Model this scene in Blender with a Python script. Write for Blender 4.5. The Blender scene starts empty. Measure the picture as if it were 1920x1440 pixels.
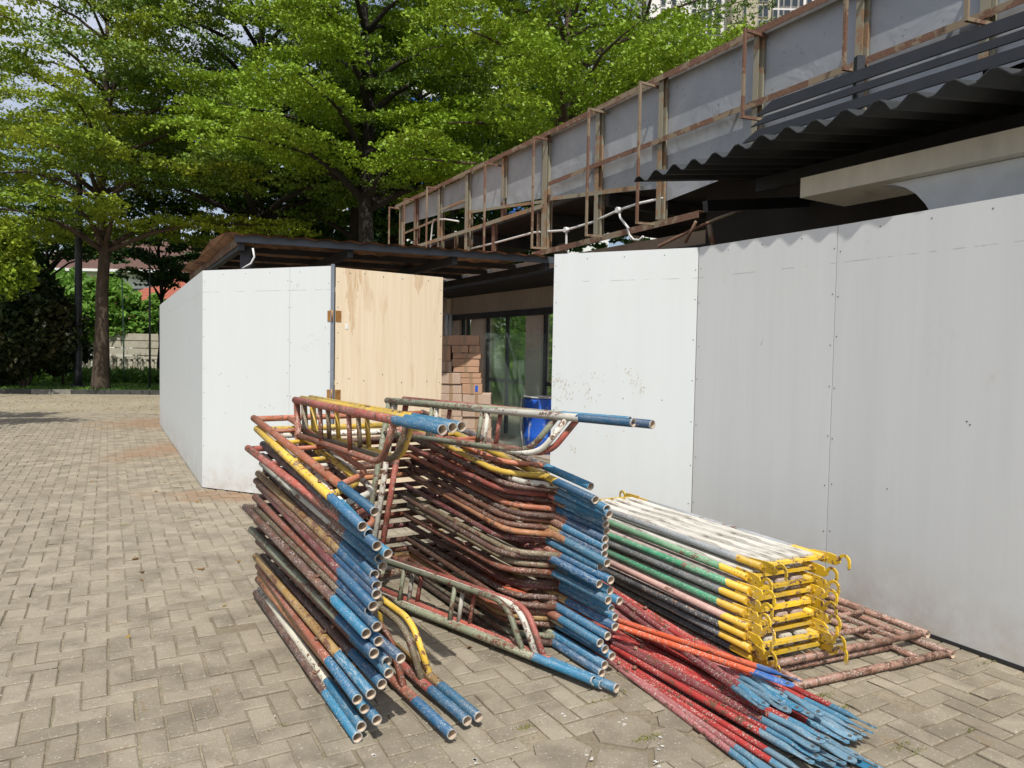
import bpy, bmesh, math, random
import numpy as np
from mathutils import Vector, Matrix
R = math.radians
random.seed(7); rng = np.random.default_rng(11)
sc = bpy.context.scene
COL = sc.collection

# ------------------------------------------------------------------ camera
F_PX, PIT, ROL, HC = 1358.4, R(2.3), R(1.088), 1.567
FW = Vector((0, math.cos(PIT), -math.sin(PIT))); UP0 = Vector((0, math.sin(PIT), math.cos(PIT))); EX = Vector((1, 0, 0))
RT = EX*math.cos(ROL) + UP0*math.sin(ROL); UPV = -EX*math.sin(ROL) + UP0*math.cos(ROL)
CAM = Vector((0, 0, HC))
cd = bpy.data.cameras.new('camera'); cam = bpy.data.objects.new('camera', cd); COL.objects.link(cam)
cam.matrix_world = Matrix(((RT.x, UPV.x, -FW.x, CAM.x), (RT.y, UPV.y, -FW.y, CAM.y), (RT.z, UPV.z, -FW.z, CAM.z), (0, 0, 0, 1)))
cd.sensor_width = 36; cd.lens = F_PX/1920*36; cd.clip_start = .05; cd.clip_end = 1500
sc.camera = cam
# ------------------------------------------------------------------ light
SUN_EL = R(58); SUN_DIR = Vector((.10, -.995, 0)).normalized()       # horizontal direction towards the sun
w = bpy.data.worlds.new('World'); sc.world = w; w.use_nodes = True
nt = w.node_tree; bg = nt.nodes['Background']
sky = nt.nodes.new('ShaderNodeTexSky'); sky.sky_type = 'NISHITA'; sky.sun_disc = False
sky.sun_elevation = SUN_EL; sky.sun_rotation = math.atan2(SUN_DIR.x, SUN_DIR.y)
sky.air_density = 1.0; sky.dust_density = 3.0; sky.ozone_density = 1.0
wtc = nt.nodes.new('ShaderNodeTexCoord'); wmp = nt.nodes.new('ShaderNodeMapping'); wmp.inputs['Scale'].default_value = (1, 1, 2.4)
wn = nt.nodes.new('ShaderNodeTexNoise'); wn.inputs['Scale'].default_value = 2.6; wn.inputs['Detail'].default_value = 7; wn.inputs['Roughness'].default_value = .6
wr = nt.nodes.new('ShaderNodeMapRange'); wr.inputs[1].default_value = .38; wr.inputs[2].default_value = .62; wr.inputs[4].default_value = .85
wm = nt.nodes.new('ShaderNodeMix'); wm.data_type = 'RGBA'; wm.inputs[7].default_value = (6.0, 6.3, 7.2, 1)      # thin white cloud
nt.links.new(wtc.outputs['Generated'], wmp.inputs[0]); nt.links.new(wmp.outputs[0], wn.inputs['Vector']); nt.links.new(wn.outputs[0], wr.inputs[0])
nt.links.new(wr.outputs[0], wm.inputs[0]); nt.links.new(sky.outputs[0], wm.inputs[6]); nt.links.new(wm.outputs[2], bg.inputs[0]); bg.inputs[1].default_value = .125
sd = bpy.data.lights.new('sun', 'SUN'); sun = bpy.data.objects.new('sun', sd); COL.objects.link(sun)
sd.energy = 4.4; sd.angle = R(.53); sd.color = (1, .965, .90)
dvec = Vector((SUN_DIR.x*math.cos(SUN_EL), SUN_DIR.y*math.cos(SUN_EL), math.sin(SUN_EL)))
sun.rotation_euler = dvec.to_track_quat('Z', 'Y').to_euler(); sun.location = (0, 0, 30)
sc.view_settings.view_transform = 'Standard'; sc.view_settings.look = 'None'
sc.view_settings.exposure = .05; sc.view_settings.gamma = 1
sc.cycles.use_denoising = True; sc.cycles.max_bounces = 8; sc.cycles.transparent_max_bounces = 8

# ------------------------------------------------------------------ pixel -> world helpers (measuring only)
def ray(px, py): return FW + RT*((px-960)/F_PX) - UPV*((py-720)/F_PX)
def atz(px, py, z=0.):
    r = ray(px, py); return CAM + r*((z-HC)/r.z)
def atY(px, py, Y):
    r = ray(px, py); return CAM + r*(Y/r.y)
def atplane(px, py, p0, d):
    n = Vector((-d[1], d[0], 0)); r = ray(px, py)
    return CAM + r*((Vector((p0[0], p0[1], 0))-Vector((0, 0, 0))).dot(n)/r.dot(n))
def proj(P):
    d = Vector(P)-CAM; z = d.dot(FW)
    return (960+F_PX*d.dot(RT)/z, 720-F_PX*d.dot(UPV)/z, z)

# ------------------------------------------------------------------ object helpers
def thing(name, label, cat, loc=(0, 0, 0), group=None, kind=None, mat=None):
    o = bpy.data.objects.new(name, None); COL.objects.link(o)
    if mat is not None: o.matrix_world = mat
    else: o.location = loc
    o.empty_display_size = .2
    return tag(o, label, cat, group, kind)
def tag(o, label=None, cat=None, group=None, kind=None):
    if label: o['label'] = label
    if cat: o['category'] = cat
    if group: o['group'] = group
    if kind: o['kind'] = kind
    return o

class MB:
    def __init__(s): s.v = []; s.f = []; s.m = []; s.sm = []
    def add(s, vs, fs, mi=0, smooth=False):
        b = len(s.v); s.v += [tuple(v) for v in vs]
        for f in fs: s.f.append([b+i for i in f]); s.m.append(mi); s.sm.append(smooth)
    def hexa(s, p, mi=0):   # 8 corners: 4 bottom ccw, 4 top
        s.add(p, [(3, 2, 1, 0), (4, 5, 6, 7), (0, 1, 5, 4), (1, 2, 6, 5), (2, 3, 7, 6), (3, 0, 4, 7)], mi)
    def box(s, c, size, rz=0., mi=0, bev=0.):
        c = Vector(c); hx, hy, hz = size[0]/2, size[1]/2, size[2]/2
        M = Matrix.Rotation(rz, 3, 'Z')
        if bev > 0:
            bm = bmesh.new(); bmesh.ops.create_cube(bm, size=1)
            for v in bm.verts: v.co = Vector((v.co.x*size[0], v.co.y*size[1], v.co.z*size[2]))
            bmesh.ops.bevel(bm, geom=bm.edges[:], offset=bev, segments=1, affect='EDGES')
            bm.verts.ensure_lookup_table()
            s.add([c + M @ v.co for v in bm.verts], [[v.index for v in f.verts] for f in bm.faces], mi); bm.free(); return
        P = [c + M @ Vector((x*hx, y*hy, z*hz)) for z in (-1, 1) for x, y in ((-1, -1), (1, -1), (1, 1), (-1, 1))]
        s.hexa(P, mi)
    def bar(s, a, b, wd, ht, mi=0, up=(0, 0, 1)):   # rectangular bar from a to b
        a, b = Vector(a), Vector(b); d = (b-a).normalized(); u = Vector(up)
        if abs(d.dot(u)) > .97: u = Vector((1, 0, 0))
        x = d.cross(u).normalized(); y = x.cross(d).normalized()
        P = [q + x*(i*wd/2) + y*(j*ht/2) for q in (a, b) for i, j in ((-1, -1), (1, -1), (1, 1), (-1, 1))]
        s.hexa(P, mi)
    def tube(s, pts, r, n=10, mi=0, hollow=False, cap=True, wall=.003):
        pts = [Vector(p) for p in pts]; rr = r if isinstance(r, (list, tuple)) else [r]*len(pts)
        rings = []; t0 = (pts[1]-pts[0]).normalized(); u = Vector((0, 0, 1))
        if abs(t0.dot(u)) > .95: u = Vector((1, 0, 0))
        x = t0.cross(u).normalized()
        vs = []
        for i, p in enumerate(pts):
            if i == 0: t = pts[1]-pts[0]
            elif i == len(pts)-1: t = pts[-1]-pts[-2]
            else: t = (pts[i+1]-p).normalized() + (p-pts[i-1]).normalized()
            t.normalize(); x = (x - t*x.dot(t)).normalized(); y = t.cross(x)
            for k in range(n):
                a = 2*math.pi*k/n; vs.append(p + (x*math.cos(a)+y*math.sin(a))*rr[i])
        L = len(pts)
        fs = [(i*n+k, i*n+(k+1) % n, (i+1)*n+(k+1) % n, (i+1)*n+k) for i in range(L-1) for k in range(n)]
        s.add(vs, fs, mi, True)
        def ring(p, t, rad): 
            t = t.normalized(); xx = x - t*x.dot(t); xx.normalize(); yy = t.cross(xx)
            return [p + (xx*math.cos(2*math.pi*k/n)+yy*math.sin(2*math.pi*k/n))*rad for k in range(n)]
        for e, (p, t, rad) in enumerate(((pts[0], pts[0]-pts[1], rr[0]), (pts[-1], pts[-1]-pts[-2], rr[-1]))):
            if hollow and (hollow == 'both' or e == 0):
                o = ring(p, t, rad); i_ = ring(p, t, rad-wall); dpt = ring(p - t.normalized()*.22, t, rad-wall)
                s.add(o+i_, [(k, (k+1) % n, n+(k+1) % n, n+k) for k in range(n)], mi)
                s.add(i_+dpt, [(k, (k+1) % n, n+(k+1) % n, n+k) for k in range(n)], mi if not hasattr(s, 'inmat') else s.inmat, True)
                s.add(dpt, [list(range(n))], mi)
            elif cap: s.add(ring(p, t, rad), [list(range(n))], mi)
    def prism(s, poly, thick, mi=0):   # poly: list of 3D points (planar), extruded by vector thick
        n = len(poly); P = [Vector(p) for p in poly]; T = Vector(thick)
        s.add(P + [p+T for p in P], [list(range(n))[::-1], list(range(n, 2*n))] + [(i, (i+1) % n, n+(i+1) % n, n+i) for i in range(n)], mi)
    def build(s, name, mats, parent=None, local=False, label=None):
        me = bpy.data.meshes.new(name); V = s.v
        off = Vector((0, 0, 0))
        if parent is not None and not local: off = parent.location
        if not local and parent is not None: V = [(v[0]-off.x, v[1]-off.y, v[2]-off.z) for v in V]
        me.from_pydata(V, [], s.f)
        if not isinstance(mats, (list, tuple)): mats = [mats]
        for m in mats: me.materials.append(m)
        me.polygons.foreach_set('material_index', s.m); me.polygons.foreach_set('use_smooth', s.sm)
        me.update()
        bm = bmesh.new(); bm.from_mesh(me); bmesh.ops.remove_doubles(bm, verts=bm.verts, dist=1e-5)
        bmesh.ops.recalc_face_normals(bm, faces=bm.faces)
        bm.to_mesh(me); bm.free()
        o = bpy.data.objects.new(name, me); COL.objects.link(o)
        if parent is not None: o.parent = parent
        if label: o['label'] = label
        return o

# ------------------------------------------------------------------ materials
class NT:
    def __init__(s, name):
        s.mat = bpy.data.materials.new(name); s.mat.use_nodes = True; s.t = s.mat.node_tree
        s.bs = s.t.nodes['Principled BSDF']; s.bs.inputs['Roughness'].default_value = .7
        s.out = s.t.nodes['Material Output']
    def n(s, typ, **kw):
        o = s.t.nodes.new(typ)
        for k, v in kw.items(): setattr(o, k, v)
        return o
    def l(s, a, b): s.t.links.new(a, b)
    def val(s, sock, v):
        if hasattr(v, 'is_linked') or hasattr(v, 'links'): s.l(v, sock)
        else: sock.default_value = v
    def coord(s, which='Object', scale=(1, 1, 1), rnd=False):
        tc = s.n('ShaderNodeTexCoord'); mp = s.n('ShaderNodeMapping'); mp.inputs['Scale'].default_value = scale
        src = tc.outputs[which]
        if rnd:
            oi = s.n('ShaderNodeObjectInfo'); m = s.n('ShaderNodeVectorMath', operation='MULTIPLY'); 
            s.l(oi.outputs['Random'], m.inputs[0]); m.inputs[1].default_value = (37.1, 53.3, 91.7)
            a = s.n('ShaderNodeVectorMath', operation='ADD'); s.l(src, mp.inputs[0]); s.l(mp.outputs[0], a.inputs[0]); s.l(m.outputs[0], a.inputs[1]); return a.outputs[0]
        s.l(src, mp.inputs[0]); return mp.outputs[0]
    def noise(s, vec, scale=5, detail=4, rough=.55, dist=0.):
        o = s.n('ShaderNodeTexNoise'); s.l(vec, o.inputs['Vector']); o.inputs['Scale'].default_value = scale
        o.inputs['Detail'].default_value = detail; o.inputs['Roughness'].default_value = rough; o.inputs['Distortion'].default_value = dist
        return o.outputs[0]
    def rng(s, v, a, b, c=0., d=1.):
        o = s.n('ShaderNodeMapRange'); s.val(o.inputs[0], v)
        for i, q in enumerate((a, b, c, d)): o.inputs[i+1].default_value = q
        return o.outputs[0]
    def math(s, op, a, b=0.):
        o = s.n('ShaderNodeMath', operation=op); s.val(o.inputs[0], a); s.val(o.inputs[1], b); return o.outputs[0]
    def mix(s, f, a, b, mode='MIX'):
        o = s.n('ShaderNodeMix', data_type='RGBA', blend_type=mode); s.val(o.inputs[0], f)
        for i, q in ((6, a), (7, b)):
            if isinstance(q, (tuple, list)): o.inputs[i].default_value = (*q[:3], 1)
            else: s.l(q, o.inputs[i])
        return o.outputs[2]
    def bump(s, h, strength=.3, dist=.01):
        o = s.n('ShaderNodeBump'); s.l(h, o.inputs['Height']); o.inputs['Strength'].default_value = strength; o.inputs['Distance'].default_value = dist
        s.l(o.outputs[0], s.bs.inputs['Normal'])
    def base(s, c):
        if isinstance(c, (tuple, list)): s.bs.inputs['Base Color'].default_value = (*c[:3], 1)
        else: s.l(c, s.bs.inputs['Base Color'])
    def rough(s, v): s.val(s.bs.inputs['Roughness'], v)
    def sepxyz(s, vec):
        o = s.n('ShaderNodeSeparateXYZ'); s.l(vec, o.inputs[0]); return o.outputs

def simple(name, col, rough=.7, var=.25, scale=6., metal=0., bump=0., spec=None, col2=None, stretch=(1, 1, 1), thr=(.42, .68)):
    m = NT(name); c = m.coord('Object', stretch); n1 = m.noise(c, scale, 5); n2 = m.noise(c, scale*7, 3)
    f = m.rng(n1, .3, .7, 1-var, 1+var)
    a = m.mix(m.rng(n2, .35, .65, 0, .35), col, tuple(x*.75 for x in col))
    v = m.n('ShaderNodeVectorMath', operation='SCALE'); m.l(a, v.inputs[0]); m.l(f, v.inputs['Scale'])
    res = v.outputs[0]
    if col2: res = m.mix(m.rng(m.noise(c, scale*1.7, 6, .65, .4), *thr), res, col2)
    m.base(res); m.rough(rough); m.bs.inputs['Metallic'].default_value = metal
    if bump: m.bump(n2, bump, .004)
    return m.mat

def pipe_mat(name, main, end=None, end2=None, both=None, elen=.385, wear=.5, dust=.5, rim=True):
    """chipped enamel on a steel tube: main colour, rust where it flaked, cement splashes, dipped ends"""
    m = NT(name); c = m.coord('Object', (1, 1, 1), rnd=True)
    raw = m.n('ShaderNodeTexCoord').outputs['Object']; y = m.sepxyz(raw)[1]
    big = m.noise(m.coord('Object', (14, 2.2, 14), rnd=True), 1.6, 5, .6)
    fine = m.noise(c, 95, 5, .7); mid = m.noise(c, 24, 4, .65)
    tint = m.rng(m.noise(c, 5, 3), .3, .7, .0, 1.)
    base = m.mix(tint, tuple(x*.8 for x in main), tuple(min(1, x*1.18+.01) for x in main))
    oi = m.n('ShaderNodeObjectInfo').outputs['Random']
    if end:
        lim = m.math('ADD', m.rng(m.noise(c, 16, 2), .3, .7, elen-.02, elen+.02), m.rng(oi, 0, 1, -.06, .08))
        k = m.math('LESS_THAN', y, lim)
        if both: k = m.math('MAXIMUM', k, m.math('GREATER_THAN', y, m.math('SUBTRACT', both, lim)))
        e = m.mix(m.rng(m.math('FRACT', m.math('MULTIPLY', oi, 7.3)), 0, 1), end, end2 or end)
        scr = m.noise(m.coord('Object', (60, 9, 60), rnd=True), 2.0, 5, .7); pale = m.rng(m.math('FRACT', m.math('MULTIPLY', oi, 13.7)), .35, 1., .05, .75)
        e = m.mix(m.math('MULTIPLY', m.rng(scr, .50, .62), pale), e, (.30, .36, .37) if not both else (.55, .36, .05))
        base = m.mix(k, base, e)
    rust = m.mix(m.rng(fine, .35, .65), (.06, .028, .018), (.20, .085, .045))
    chip = m.math('ADD', m.math('MULTIPLY', m.rng(big, .42, .62), .55), m.math('MULTIPLY', m.rng(mid, .42, .6), .5))
    chip = m.math('GREATER_THAN', m.math('ADD', chip, m.rng(fine, .3, .7, -.3, .3)), 1.12-wear*.75)
    if end and not both: chip = m.math('MULTIPLY', chip, m.rng(k, 0, 1, 1, .15))
    base = m.mix(chip, base, rust)
    spl = m.math('MULTIPLY', m.rng(m.noise(c, 130, 3, .6), .565, .61), m.rng(m.noise(c, 9, 3), .46-.14*dust, .62-.14*dust))
    base = m.mix(m.math('MULTIPLY', spl, m.rng(k, 0, 1, .85, .45) if end else .85), base, (.5, .47, .41))
    dd = m.rng(m.noise(m.coord('Object', (6, 1.5, 6), rnd=True), 3, 4), .45, .8, 0, .28*dust)
    base = m.mix(dd, base, (.36, .31, .25))
    sv = m.n('ShaderNodeVectorMath', operation='SCALE'); m.l(base, sv.inputs[0]); m.l(m.rng(m.math('FRACT', m.math('MULTIPLY', oi, 23.1)), 0, 1, .72, 1.18), sv.inputs['Scale']); base = sv.outputs[0]
    if end and not both and rim: base = m.mix(m.math('MULTIPLY', m.math('LESS_THAN', y, m.rng(mid, .35, .65, .000, .010)), .65), base, (.48, .44, .37))
    m.base(base); m.rough(m.rng(fine, .3, .7, .38, .75)); m.bump(m.math('ADD', m.math('MULTIPLY', chip, -.5), fine), .35, .002)
    return m.mat

BL1, BL2 = (.004, .062, .155), (.018, .16, .275)  # BL1 is navy paint with some shading put into it
PC = dict(orange=(.45, .14, .065), yellow=(.62, .40, .035), white=(.60, .58, .50), dark=(.05, .042, .045), pinkred=(.36, .085, .06),
          maroon=(.14, .028, .03), pale=(.42, .43, .36), brown=(.14, .055, .03), mustard=(.30, .18, .05), redbrown=(.25, .075, .04),
          olive=(.19, .15, .085), dbrown=(.075, .035, .025), cream=(.68, .64, .50), orbrown=(.36, .15, .06), greengrey=(.21, .23, .15), rust=(.24, .115, .07))
M = {}
for k, c in PC.items():
    M['leg_'+k] = pipe_mat('paint_'+k+'_blue_end', c, BL1, BL2, wear={'yellow': .35, 'orange': .3, 'white': .5, 'cream': .4}.get(k, .62))
    M['pipe_'+k] = pipe_mat('paint_'+k, c, wear={'yellow': .35, 'orange': .3}.get(k, .62))
M['inner'] = simple('pipe_inside', (.48, .38, .28), .9, .3, 40)
M['rustpipe'] = pipe_mat('paint_old_pink_rust', (.33, .17, .12), wear=.85, dust=1.1)
YE = (.66, .42, .012)
for k, c in dict(grey=(.11, .12, .125), dgrey=(.05, .055, .06), green=(.03, .24, .12), lgreen=(.10, .27, .14), pinkish=(.42, .25, .21), bgrey=(.28, .30, .32)).items():
    M['rail_'+k] = pipe_mat('rail_'+k, c, YE, (.6, .36, .02), both=1.75, elen=.15, wear=.3, dust=.8)
M['yellow'] = pipe_mat('paint_yellow_hook', (.68, .44, .012), wear=.5, dust=.5)
M['slat_white'] = simple('white_slat', (.60, .575, .51), .7, .2, 26, col2=(.22, .19, .15), stretch=(1, .14, 1), thr=(.50, .66), bump=.3)
M['slat_pink'] = simple('pinkish_slat', (.52, .42, .38), .8, .2, 12, col2=(.20, .15, .12), thr=(.48, .7), bump=.3)
RD = dict(red=(.36, .03, .025), maroon=(.20, .03, .035), orange=(.58, .09, .025), rose=(.40, .13, .13))
for k, c in RD.items(): M['rod_'+k] = pipe_mat('rod_'+k, c, (.02, .10, .33) if k == 'orange' else BL2, (.14, .24, .31) if k != 'orange' else (.02, .10, .33), elen=.22, wear=.45, dust=.6, rim=False)

def hoard_mat(name, col, streak):
    m = NT(name)
    st = m.noise(m.coord('Object', (2.2, 2.2, .12)), 2.6, 4, .6)
    st2 = m.noise(m.coord('Object', (9, 9, .5)), 3, 3, .6)
    bl = m.noise(m.coord('Object'), 1.6, 4, .6)
    c = m.mix(m.rng(st, .35, .68), tuple(x*(1-streak) for x in col), tuple(min(1, x*(1+streak*.3)) for x in col))
    c = m.mix(m.rng(st2, .35, .7, 0, 2*streak*.6), c, (.40, .40, .39)); c = m.mix(m.rng(bl, .5, .8, 0, .18), c, (.62, .60, .55))
    z = m.sepxyz(m.n('ShaderNodeTexCoord').outputs['Object'])[2]
    low = m.math('MULTIPLY', m.rng(z, .0, .48, 1, 0), m.rng(m.noise(m.coord('Object'), 5, 5, .7), .35, .65))
    c = m.mix(m.math('MULTIPLY', low, .55), c, (.40, .33, .25))
    # chalk line near the top
    ln = m.math('MULTIPLY', m.math('LESS_THAN', m.math('ABSOLUTE', m.math('SUBTRACT', z, 2.20)), .0035), m.rng(m.noise(m.coord('Object'), 9, 3), .46, .56))
    c = m.mix(m.math('MULTIPLY', ln, .5), c, (.3, .3, .3))
    sm = m.math('MULTIPLY', m.rng(m.noise(m.coord('Object'), 2.3, 6, .7, .6), .60, .72), m.rng(m.noise(m.coord('Object'), 23, 5, .7), .45, .65))
    c = m.mix(m.math('MULTIPLY', sm, .4), c, (.45, .39, .31))
    sc2 = m.math('GREATER_THAN', m.math('MULTIPLY', m.noise(m.coord('Object', (50, 50, 9)), 1.2, 2), m.rng(m.noise(m.coord('Object'), 1.9, 3), .5, .7, .6, 1.25)), .745)
    c = m.mix(m.math('MULTIPLY', sc2, .45), c, (.3, .28, .25))
    m.base(c); m.rough(.62); m.bump(m.noise(m.coord('Object'), 90, 3), .08, .002)
    return m.mat
M['hoard'] = hoard_mat('grc_board_white', (.66, .695, .69), .02)
M['hoard_shaded'] = hoard_mat('grc_board_shaded', (.64, .655, .645), .045)  # same white board, dimness of grazing sun put into a greyer colour
M['screw'] = simple('screw_head', (.08, .08, .08), .5, .1)
M['steel_grey'] = simple('steel_stud', (.22, .25, .29), .45, .15, metal=.3)
def ply():
    m = NT('plywood'); g = m.noise(m.coord('Object', (9, 9, .35)), 2.5, 6, .62, .5); k = m.noise(m.coord('Object', (6, 6, .8)), 1.5, 4, .6, .3)
    c = m.mix(m.rng(g, .3, .7), (.74, .60, .41), (.83, .71, .53)); c = m.mix(m.rng(k, .58, .74, 0, .5), c, (.50, .30, .14))
    f = m.noise(m.coord('Object', (40, 40, 1.1)), 3, 4); c = m.mix(m.rng(f, .66, .74, 0, .5), c, (.30, .17, .08))
    o = m.sepxyz(m.coord('Object')); nz = m.noise(m.coord('Object', (7, 7, 2)), 3, 4, .6)
    for x0, zb, wd in ((1.80, 1.72, .075), (2.42, 2.18, .055)):
        wv = m.math('MULTIPLY', m.rng(o[2], zb, 2.44, 0, 1), wd); dx = m.math('ABSOLUTE', m.math('SUBTRACT', o[0], m.rng(nz, .3, .7, x0-.02, x0+.02)))
        k_ = m.math('MULTIPLY', m.math('LESS_THAN', dx, wv), m.rng(m.noise(m.coord('Object', (60, 60, 3)), 2, 4), .35, .6, .1, .6)); c = m.mix(k_, c, (.50, .30, .13))
    m.base(c); m.rough(.65); m.bump(f, .1, .002); return m.mat
M['ply'] = ply()
def sheet():
    m = NT('grey_metal_sheet'); c = m.coord('Object')
    n = m.noise(c, 1.1, 5, .6, .8); s2 = m.noise(m.coord('Object', (3, 3, .3)), 1.4, 4); d = m.noise(c, 2.2, 2, .5, 1.5)
    b = m.mix(m.rng(n, .3, .7), (.26, .275, .29), (.38, .395, .405)); b = m.mix(m.rng(s2, .55, .75, 0, .5), b, (.34, .33, .31))
    b = m.mix(m.rng(m.noise(c, 14, 5, .7), .62, .7, 0, .5), b, (.06, .05, .05))
    m.base(b); m.rough(m.rng(n, .3, .7, .38, .6)); m.bs.inputs['Metallic'].default_value = .25; m.bump(d, .35, .05); return m.mat
M['sheet'] = sheet()
def rusty(name, a, b, paint, amt):
    m = NT(name); c = m.coord('Object'); n = m.noise(c, 9, 6, .7); f = m.noise(c, 60, 4, .6); g = m.noise(c, 2.0, 4)
    r = m.mix(m.rng(f, .3, .7), a, b); k = m.math('GREATER_THAN', m.math('ADD', m.rng(g, .3, .7, -.3, .3), n), amt)
    m.base(m.mix(k, r, paint)); m.rough(.8); m.bump(f, .3, .003); return m.mat
M['rust'] = rusty('rust_angle', (.10, .05, .03), (.20, .105, .065), (.22, .17, .11), .55)
M['rust_olive'] = rusty('rust_olive_post', (.20, .12, .07), (.30, .19, .10), (.24, .22, .16), .42)
M['black'] = simple('black_paint_metal', (.022, .024, .028), .45, .2, 5, bump=.05)
M['corr'] = simple('black_corrugated', (.03, .033, .034), .5, .25, 4, bump=.1)
M['concrete'] = simple('beam_plaster', (.80, .78, .69), .8, .12, 1.5, bump=.15, col2=(.30, .26, .20), stretch=(1, 1, .4), thr=(.6, .85))
M['arch'] = simple('arch_plaster', (.70, .75, .80), .8, .1, 1.2, bump=.1, col2=(.38, .33, .27), thr=(.62, .9))
M['beige'] = simple('beige_wall', (.80, .65, .52), .8, .12, 1.5, bump=.1)
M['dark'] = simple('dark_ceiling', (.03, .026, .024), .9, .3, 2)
M['steel_dark'] = simple('dark_steel', (.05, .05, .055), .7, .3, 3)  # even near-black steel colour for beams, rafters and window frames
M['brownroof'] = simple('brown_roof_sheet', (.50, .27, .15), .75, .35, 1.6, bump=.2, col2=(.10, .05, .03), stretch=(1, .4, 1), thr=(.45, .65))
M['glass'] = None
def glass():
    m = NT('green_glass'); m.base((.75, .9, .82)); m.rough(.02); m.bs.inputs['Transmission Weight'].default_value = .9; m.bs.inputs['IOR'].default_value = 1.1
    m.bs.inputs['Specular IOR Level'].default_value = .6; m.bs.inputs['Alpha'].default_value = .35; return m.mat
M['glass'] = glass()
M['card'] = simple('cardboard', (.50, .30, .19), .85, .12, 5, bump=.05, col2=(.42, .22, .12), thr=(.6, .8))
M['card_pale'] = simple('pale_cardboard', (.50, .37, .28), .85, .1, 4, bump=.05)
M['tape'] = simple('parcel_tape', (.36, .24, .15), .4, .1)
M['drum'] = simple('blue_plastic_drum', (.02, .12, .60), .38, .15, 5, col2=(.5, .52, .58), stretch=(1, 1, .35), thr=(.60, .68))
M['rim'] = simple('drum_rim', (.55, .55, .53), .6, .2, 12)
M['whitepipe'] = simple('white_conduit', (.66, .66, .64), .5, .15)
M['soil'] = simple('soil', (.25, .17, .11), .95, .2, 3, bump=.5)

# ------------------------------------------------------------------ ground, paving
U = Vector((-.488, .873, 0)); V = Vector((.873, .488, 0))          # building axis and its normal
def ground_mat():
    m = NT('sandy_ground'); c = m.coord('Object'); n = m.noise(c, 1.3, 6, .6); f = m.noise(c, 60, 4, .7)
    b = m.mix(m.rng(n, .35, .65), (.17, .14, .09), (.32, .27, .19)); b = m.mix(m.rng(f, .45, .7, 0, .55), b, (.07, .055, .035))
    b = m.mix(m.rng(m.noise(c, 3.2, 4), .60, .70, 0, .6), b, (.10, .12, .045))
    m.base(b); m.rough(.95); m.bump(f, .6, .01); return m.mat
def paver_mat():
    m = NT('concrete_pavers'); c = m.coord('Object')
    at = m.n('ShaderNodeAttribute', attribute_name='rnd'); r = at.outputs['Fac']
    big = m.noise(c, .55, 5, .6); mid = m.noise(c, 4.2, 5, .6, .3); f = m.noise(c, 130, 4, .75)
    b = m.mix(r, (.21, .178, .125), (.31, .266, .195))
    b = m.mix(m.rng(big, .35, .65, 0, .5), b, (.345, .30, .222)); b = m.mix(m.rng(mid, .44, .70, 0, .75), b, (.135, .112, .078)); b = m.mix(m.rng(m.noise(c, 1.7, 5, .65), .52, .72, 0, .5), b, (.17, .15, .10))
    b = m.mix(m.rng(f, .5, .72, 0, .55), b, (.10, .085, .07)); b = m.mix(m.rng(m.noise(c, 70, 3, .6), .62, .68, 0, .7), b, (.45, .42, .37))
    # spilt brown soil by the left hoarding
    sep = m.sepxyz(c)
    def blob(x, y, rx, ry):
        dx = m.math('DIVIDE', m.math('SUBTRACT', sep[0], x), rx); dy = m.math('DIVIDE', m.math('SUBTRACT', sep[1], y), ry)
        d = m.math('ADD', m.math('MULTIPLY', dx, dx), m.math('MULTIPLY', dy, dy))
        return m.math('ADD', m.rng(d, 0, 1, 1, 0), m.rng(m.noise(c, 2.6, 6, .65), .3, .7, -.45, .45))
    s = m.math('MAXIMUM', blob(-7.4, 15.2, 1.9, 2.0), m.math('MAXIMUM', blob(-5.4, 11.3, .75, 2.2), blob(-3.0, 7.7, 1.2, .5)))
    b = m.mix(m.math('MULTIPLY', m.rng(s, .35, 1.1), .75), b, (.24, .135, .07))
    b = m.mix(m.math('MULTIPLY', m.rng(m.noise(c, 6.5, 6, .7, .8), .60, .68), m.rng(m.noise(c, .8, 3), .45, .6)), b, (.20, .145, .085))
    m.base(b); m.rough(m.rng(f, .3, .7, .75, .95)); m.bump(m.math('ADD', f, m.math('MULTIPLY', m.noise(c, 18, 3), .6)), .5, .004); return m.mat
g = MB(); g.add([(-300, -60, -.008), (300, -60, -.008), (300, 400, -.008), (-300, 400, -.008)], [(0, 1, 2, 3)])
go = g.build('ground', ground_mat()); tag(go, kind='structure')

slabs_px = [[(1107, 1362), (1155, 1340), (1192, 1342), (1222, 1362), (1222, 1390), (1210, 1404), (1125, 1390)],
            [(1232, 1342), (1262, 1320), (1330, 1316), (1318, 1352), (1290, 1372), (1236, 1360)],
            [(1150, 1320), (1184, 1300), (1240, 1306), (1212, 1330), (1170, 1334)],
            [(1226, 1400), (1262, 1378), (1300, 1382), (1296, 1424), (1228, 1426)],
            [(1340, 1322), (1400, 1330), (1440, 1366), (1380, 1400), (1310, 1380)],
            [(1000, 1396), (1060, 1378), (1110, 1402), (1096, 1446), (1010, 1440)],
            [(1124, 1404), (1214, 1412), (1218, 1446), (1112, 1446)]]
slabs = [[atz(x, y, 0) for x, y in s] for s in slabs_px]
def inside(p, poly):
    c = False; n = len(poly)
    for i in range(n):
        a, b = poly[i], poly[(i+1) % n]
        if (a.y > p.y) != (b.y > p.y) and p.x < (b.x-a.x)*(p.y-a.y)/(b.y-a.y)+a.x: c = not c
    return c
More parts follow.
